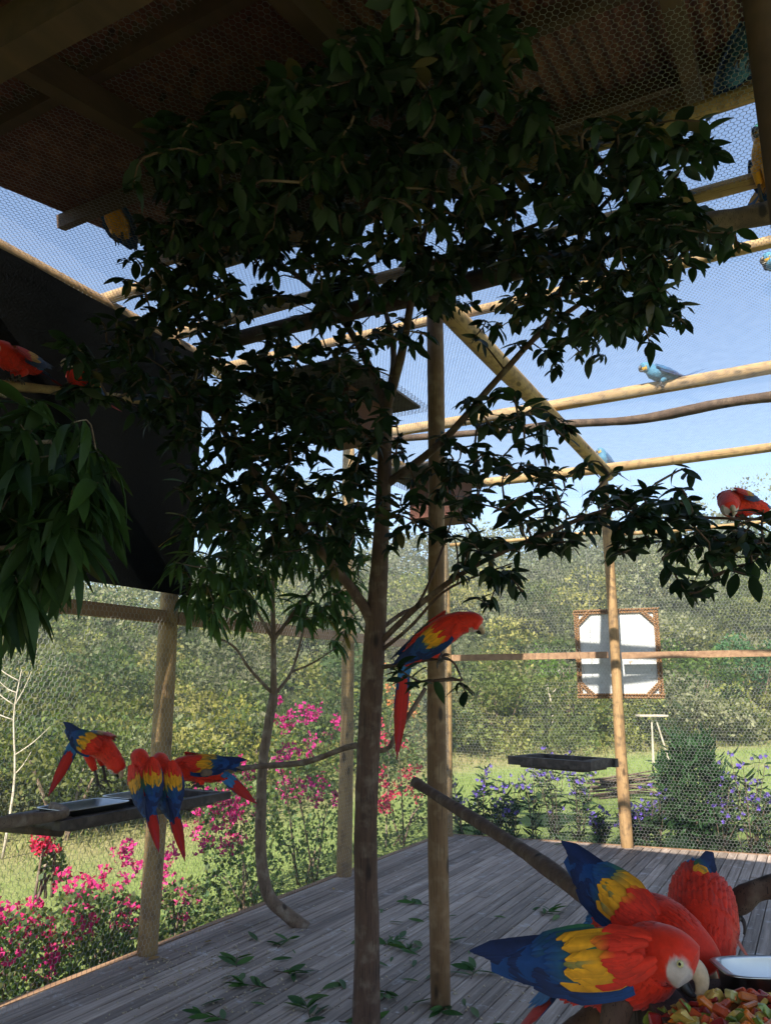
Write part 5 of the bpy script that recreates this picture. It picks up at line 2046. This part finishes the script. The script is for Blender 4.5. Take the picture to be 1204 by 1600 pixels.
# bleached dead saplings
def sapling(px, py, v, h, label):
    g = atv(px, py, v)
    z = float(terrain(g[0], g[1])[0])
    b0 = np.array([g[0], g[1], min(z, g[2])])
    h = max(h, 0.5)
    t = thing('dead_sapling', tuple(b0), label, 'sapling', 'bleached dead saplings')
    mb = MB()
    top = b0 + np.array([random.uniform(-.1, .1), 0, g[2] - b0[2] + h])
    st = spline([b0, lerp(b0, top, 0.4) + RT * 0.05, lerp(b0, top, 0.75) - RT * 0.04, top], 12)
    mb.tube(st, list(np.linspace(0.022, 0.006, 12) * v / 11), 6, wob=0.1)
    mb.build('trunk', M['dead_wood'], t, True)
    mb = MB()
    for k in range(7):
        i = random.randint(4, 10)
        s_ = random.choice((-1, 1))
        e = st[i] + RT * s_ * random.uniform(0.15, 0.4) * h / 1.2 + (0, 0, random.uniform(0.15, 0.4) * h / 1.2)
        mb.tube(spline([st[i], lerp(st[i], e, 0.5) + (0, 0, -0.03), e], 5), list(np.linspace(0.010, 0.003, 5) * v / 11), 5)
    mb.build('branch', M['dead_wood'], t, True)


sapling(18, 1210, 9.8, 1.25, 'bleached bare sapling at the left edge above the steel dishes')
sapling(862, 1120, 23, 1.2, 'pale bare sapling below the left corner of the white board')

# wooden stand on the lawn
g = atv(1022, 1178, 17.5)
z = float(terrain(g[0], g[1])[0])
t = thing('wooden_stand', (g[0], g[1], z), 'thin three-legged wooden stand on the lawn below the white board', 'stand')
topz = atv(1015, 1118, 17.5)[2]
mb = MB()
mb.box((g[0], g[1], topz), 0.62, 0.3, 0.035, (RT, FH, (0, 0, 1)))
mb.build('table_top', M['dead_wood'], t)
for dx, dy in ((-0.05, -0.05), (0.35, 0.0), (0.02, 0.25)):
    mb = MB()
    mb.tube([np.array([g[0], g[1], topz - 0.02]) + RT * dx * 0.2, np.array([g[0], g[1], z - 0.05]) + RT * dx + FH * dy], 0.018, 6)
    mb.build('leg', M['dead_wood'], t)
# brush pile
g = onz(1000, 1246, -0.1)
t = thing('brush_pile', (g[0], g[1], -0.13), 'low heap of dead branches on the lawn behind the back post', 'brush pile')
for k in range(16):
    mb = MB()
    a = random.uniform(-0.35, 0.35)
    e = (RT * math.cos(a) + FH * math.sin(a)) * random.uniform(0.3, 0.8)
    c = np.array([g[0], g[1], -0.1 + 0.02 * k]) + RT * random.uniform(-0.3, 0.3)
    mb.tube(spline([c - e, c + (0, 0, 0.05), c + e + (0, 0, random.uniform(-0.05, 0.2))], 6), list(np.linspace(0.02, 0.008, 6)), 5, wob=0.2)
    mb.build('stick', M['dark_log'], t)

# ------------------------------------------------------------------ bougainvillea outside the side fence
BR = (np.array([[0, 0, 0], [0.45, 0.42, 0.12], [1.0, 0, 0.0], [0.45, -0.42, 0.12]]), np.array([[0, 1, 2, 3]]))
BGREEN = (0.105, 0.15, 0.055)


def polyvol(poly, n, xa, xb):
    out = []
    for x, y in sample_poly(poly, n):
        p = onx(x, y, random.uniform(xa, xb))
        g = float(terrain(p[0], p[1])[0])
        if p[2] < g + 0.01:
            p = np.array([p[0], p[1], g + random.uniform(0.01, 0.1)])
        out.append(p)
    return np.array(out)


def flower_bush(label, fol, flo, xa, xb, nl, nf, fcol, fcol2, ls=0.042, fs=0.034, name='bougainvillea', cat='flowering bush', group='flowering bushes along the side fence', per=(6, 13)):
    P = polyvol(fol, nl, xa, xb)
    c = P.mean(0)
    c[2] = P[:, 2].min() - 0.02
    t = thing(name, tuple(c), label, cat, group)
    D = rng.normal(0, 1, (nl, 3)) + (0, 0, 0.3)
    tone = rng.uniform(0.55, 1.5, nl)
    C = np.asarray(BGREEN)[None] * tone[:, None] * np.stack([rng.uniform(0.8, 1.3, nl), np.ones(nl), rng.uniform(0.7, 1.2, nl)], -1)
    build_leaves('foliage', [(P, D, ls * rng.uniform(0.6, 1.3, nl), C)], M['scrub'], t, 'stuff', BR, tuple(c))
    Q = polyvol(flo, nf, xa, min(xb + 0.05, -3.97))
    FP, FD, FS, FC = [], [], [], []
    for q in Q:
        k = random.randint(*per)
        for j in range(k):
            o_ = q + rng.normal(0, 0.035, 3)
            base = lerp(fcol, fcol2, random.random()) * random.uniform(0.7, 1.25)
            a0 = random.random() * 6.28
            up_ = nrm(rng.normal(0, 1, 3) + (0.6, -0.6, 0.7))
            e1 = nrm(np.cross(up_, (0.3, 0.1, 0.9)))
            e2 = np.cross(up_, e1)
            for m in range(3):
                th = a0 + m * 2.094
                FP.append(o_)
                FD.append(e1 * math.cos(th) + e2 * math.sin(th) + up_ * 0.55)
                FS.append(fs * random.uniform(0.7, 1.2))
                FC.append(base)
    build_leaves('flowers', [(np.array(FP), np.array(FD), np.array(FS), np.array(FC))], M['petal'], t, 'stuff', BR, tuple(c))
    mb = MB()
    for k in range(6):
        e = P[random.randint(0, nl - 1)]
        b0 = np.array([c[0] + random.uniform(-0.1, 0.1), c[1] + random.uniform(-0.15, 0.15), c[2]])
        mb.tube(spline([b0, lerp(b0, e, 0.5) + (0, 0, 0.15), e], 6), list(np.linspace(0.012, 0.004, 6)), 5)
    mb.build('stem', M['grey_bark'], t, True)
    return t


MAG, MAG2 = (0.50, 0.025, 0.20), (0.60, 0.03, 0.14)
flower_bush('magenta bougainvillea in the bottom left corner', [(-60, 1440), (60, 1420), (180, 1450), (215, 1500), (130, 1540), (0, 1590), (-60, 1600)], [(-30, 1405), (70, 1410), (110, 1480), (60, 1525), (-30, 1530)], -4.75, -4.02, 2600, 26, MAG, MAG2)
flower_bush('magenta bougainvillea left of the first side post', [(90, 1400), (200, 1385), (235, 1430), (228, 1500), (120, 1500)], [(80, 1360), (150, 1340), (200, 1390), (215, 1460), (100, 1490)], -4.75, -4.05, 1200, 24, MAG, MAG2)
flower_bush('small crimson bougainvillea spray standing alone below the left tray', [(50, 1310), (95, 1305), (110, 1380), (60, 1380)], [(48, 1302), (92, 1302), (88, 1325), (58, 1345)], -5.1, -4.9, 260, 7, MAG2, (0.6, 0.02, 0.05))
flower_bush('pink bougainvillea directly behind the first side post', [(240, 1390), (320, 1370), (345, 1440), (300, 1490), (230, 1500)], [(180, 1320), (290, 1330), (330, 1400), (280, 1440), (200, 1380)], -4.9, -4.05, 900, 16, MAG, (0.62, 0.05, 0.22))
flower_bush('tall magenta bougainvillea between the first side post and the young tree', [(310, 1210), (400, 1190), (440, 1290), (440, 1400), (370, 1450), (320, 1400)], [(300, 1220), (390, 1190), (390, 1260), (370, 1330), (300, 1330)], -5.0, -4.1, 2200, 34, MAG, (0.6, 0.04, 0.2))
flower_bush('bougainvillea with mauve-pink flowers between the young tree and the second side post', [(425, 1120), (540, 1140), (545, 1350), (470, 1390), (425, 1300)], [(430, 1090), (535, 1120), (530, 1260), (430, 1240)], -5.0, -4.15, 2300, 44, (0.52, 0.03, 0.24), MAG)
flower_bush('red-pink bougainvillea between the second side post and the central trunk', [(555, 1150), (680, 1150), (685, 1290), (560, 1345)], [(590, 1120), (660, 1190), (650, 1260), (580, 1270)], -4.9, -4.1, 1700, 30, MAG2, (0.62, 0.06, 0.10))
flower_bush('bush with pale orange flowers behind the tail of the tree macaw', [(585, 1060), (650, 1080), (650, 1170), (580, 1180)], [(595, 1045), (625, 1050), (665, 1130), (590, 1100)], -5.6, -5.0, 600, 12, (0.72, 0.22, 0.06), (0.68, 0.28, 0.12), name='orange_flower_bush')

# ------------------------------------------------------------------ purple flowering plants along the back fence
RUEL = [(722, 1318, 0.62), (752, 1316, 0.72), (800, 1319, 0.66), (835, 1320, 0.92), (868, 1322, 1.0), (905, 1322, 0.72), (940, 1326, 0.42), (1010, 1330, 0.5), (1030, 1332, 0.62), (1140, 1336, 0.8), (1175, 1338, 0.95), (1200, 1338, 0.85), (775, 1300, 0.6), (985, 1325, 0.45), (1128, 1325, 0.7)]
WHERE = ['beside the corner post', 'second from the corner post', 'in the gap left of the hanging tray', 'under the left end of the hanging tray', 'tallest, under the hanging tray', 'under the right end of the hanging tray', 'low, left of the back post', 'low, just right of the back post', 'left of the dark bush', 'right of the dark bush', 'near the right edge', 'at the right edge', 'set back behind the corner clump', 'short, hidden behind the back post', 'set back right of the dark bush']
for (px, py, h), wh in zip(RUEL, WHERE):
    g = onz(px, py, 0.0)
    by = back_y(g[0]) + random.uniform(0.22, 0.6)
    sc = by / g[1]
    c = np.array([g[0] * sc, by, -0.14])
    t = thing('purple_flower_plant', tuple(c), 'purple-flowered plant along the back fence, ' + wh, 'plant', 'purple flowering plants along the back fence')
    st = MB()
    LP, LD, LS, LC = [], [], [], []
    FP, FD, FS, FC = [], [], [], []
    for k in range(random.randint(7, 11)):
        a = random.random() * 6.28
        lean = random.uniform(0.05, 0.32) * h
        hh = h * random.uniform(0.6, 1.12)
        top = c + np.array([math.cos(a) * lean, math.sin(a) * lean, hh])
        s_ = spline([c + rng.normal(0, 0.03, 3) * (1, 1, 0), lerp(c, top, 0.5) + (0, 0, 0.05), top], 8)
        st.tube(s_, list(np.linspace(0.005, 0.0025, 8)), 4, cap=False)
        for i in range(1, 8):
            for m in range(2):
                th = random.random() * 6.28
                LP.append(s_[i])
                LD.append((math.cos(th), math.sin(th), random.uniform(-0.1, 0.7)))
                LS.append(random.uniform(0.08, 0.15))
                LC.append(np.array((0.04, 0.075, 0.032)) * random.uniform(0.6, 1.5))
        if random.random() < 0.95:
            for f in range(random.randint(2, 4)):
                q = top + rng.normal(0, 0.04, 3)
                a0 = random.random() * 6
                fc = np.array((0.17, 0.11, 0.50)) * random.uniform(0.8, 1.4)
                for m in range(5):
                    th = a0 + m * 1.257
                    FP.append(q)
                    FD.append((math.cos(th), -0.5, math.sin(th)))
                    FS.append(random.uniform(0.022, 0.032))
                    FC.append(fc)
    st.build('stem', M['grey_bark'], t)
    build_leaves('leaves', [(np.array(LP), np.array(LD), np.array(LS), np.array(LC))], M['scrub'], t, 'stuff', LEAF_LANCE[1], tuple(c))
    if FP:
        build_leaves('flowers', [(np.array(FP), np.array(FD), np.array(FS), np.array(FC))], M['petal'], t, 'stuff', BR, tuple(c))
# dark leafy bush
g = onz(1080, 1335, 0)
c = np.array([g[0] * 1.03, back_y(g[0]) + 0.5, -0.14])
t = thing('dark_bush', tuple(c), 'dense dark green bush with narrow leaves behind the back fence, right of the back post', 'bush')
n = 3000
P = rng.normal(0, 1, (n, 3))
P /= np.linalg.norm(P, axis=1)[:, None]
P = P * ((rng.uniform(0.5, 1.05, n) ** 0.7) * (1 + 0.22 * np.sin(P[:, 0] * 7 + 1) * np.sin(P[:, 2] * 6) + 0.12 * np.sin(P[:, 1] * 9)))[:, None] * (0.31, 0.3, 0.56) + c + (0, 0, 0.66)
P[:, 2] = np.maximum(P[:, 2], c[2] + 0.03)
D = (P - c - (0, 0, 0.4)) + rng.normal(0, 0.25, (n, 3))
C = np.array((0.025, 0.065, 0.02))[None] * rng.uniform(0.6, 1.5, n)[:, None]
build_leaves('foliage', [(P, D, rng.uniform(0.07, 0.13, n), C)], M['leaf'], t, 'stuff', LEAF_LANCE[1], tuple(c))
mb = MB()
for k in range(5):
    a = k * 1.26
    mb.tube([c - (0, 0, 0.03), c + np.array([math.cos(a) * 0.2, math.sin(a) * 0.2, 0.8])], [0.015, 0.006], 6)
mb.build('stem', M['grey_bark'], t)

# ------------------------------------------------------------------ grass
BLADE = (np.array([[0, -0.035, 0], [0, 0.035, 0], [0.6, 0.02, 0.0], [1.0, 0.0, -0.15], [0.6, -0.02, 0.0]]), np.array([[0, 1, 2, 3, 4]]))
n = 60000
a = rng.uniform(-0.6, 0.62, n)
v = 6.0 + 22 * rng.random(n) ** 1.2
u_ = a * v
X = u_ * RT[0] + v * FH[0]
Y = u_ * RT[1] + v * FH[1]
Z, d, aa = terrain(X, Y)
ok = ((X < SIDE_X - 0.13) | (Y > CORNER[1] + (X - CORNER[0]) * BDIR[1] / BDIR[0] + 0.14)) & (d < 2.0)
X, Y, Z, d, v = X[ok], Y[ok], Z[ok], d[ok], v[ok]
m_ = len(X)
D = rng.normal(0, 0.45, (m_, 3)) + (0, 0, 1.0)
dry = np.clip((d + 0.9) / 1.6, 0, 1) * (rng.random(m_) < 0.8) + (rng.random(m_) < 0.12)
dry = np.clip(dry, 0, 1)[:, None]
C = (np.array((0.185, 0.27, 0.07))[None] * (1 - dry) + np.array((0.36, 0.30, 0.15))[None] * dry) * rng.uniform(0.7, 1.4, m_)[:, None]
S = (0.022 + 0.026 * rng.random(m_)) * (1 + 0.05 * v) * (1 + 1.6 * np.clip((d + 1.2) / 1.5, 0, 1) * rng.random(m_))
o = build_leaves('grass', [(np.stack([X, Y, Z - 0.005], -1), D, S, C)], M['scrub'], None, 'stuff', BLADE)
tag(o, 'short lawn grass and dry tufts outside the fences', 'grass')

# ------------------------------------------------------------------ haze over the valley
mb = MB()
mb.box((0, 0, 11.5), 5600, 5600, 31)
hz = mb.build('haze', M['crumb'], None, origin=(0, 0, 11.5), kind='stuff')
hm = bpy.data.materials.new('haze')
hm.use_nodes = True
hnt = hm.node_tree
hnt.nodes.remove(hnt.nodes['Principled BSDF'])
pv = hnt.nodes.new('ShaderNodeVolumePrincipled')
pv.inputs['Color'].default_value = (0.95, 0.96, 0.96, 1)
pv.inputs['Density'].default_value = 0.0022
pv.inputs['Anisotropy'].default_value = 0.2
hnt.links.new(pv.outputs[0], hnt.nodes['Material Output'].inputs['Volume'])
hz.data.materials.clear()
hz.data.materials.append(hm)
tag(hz, 'thin pale daylight haze over the hillside', 'haze')
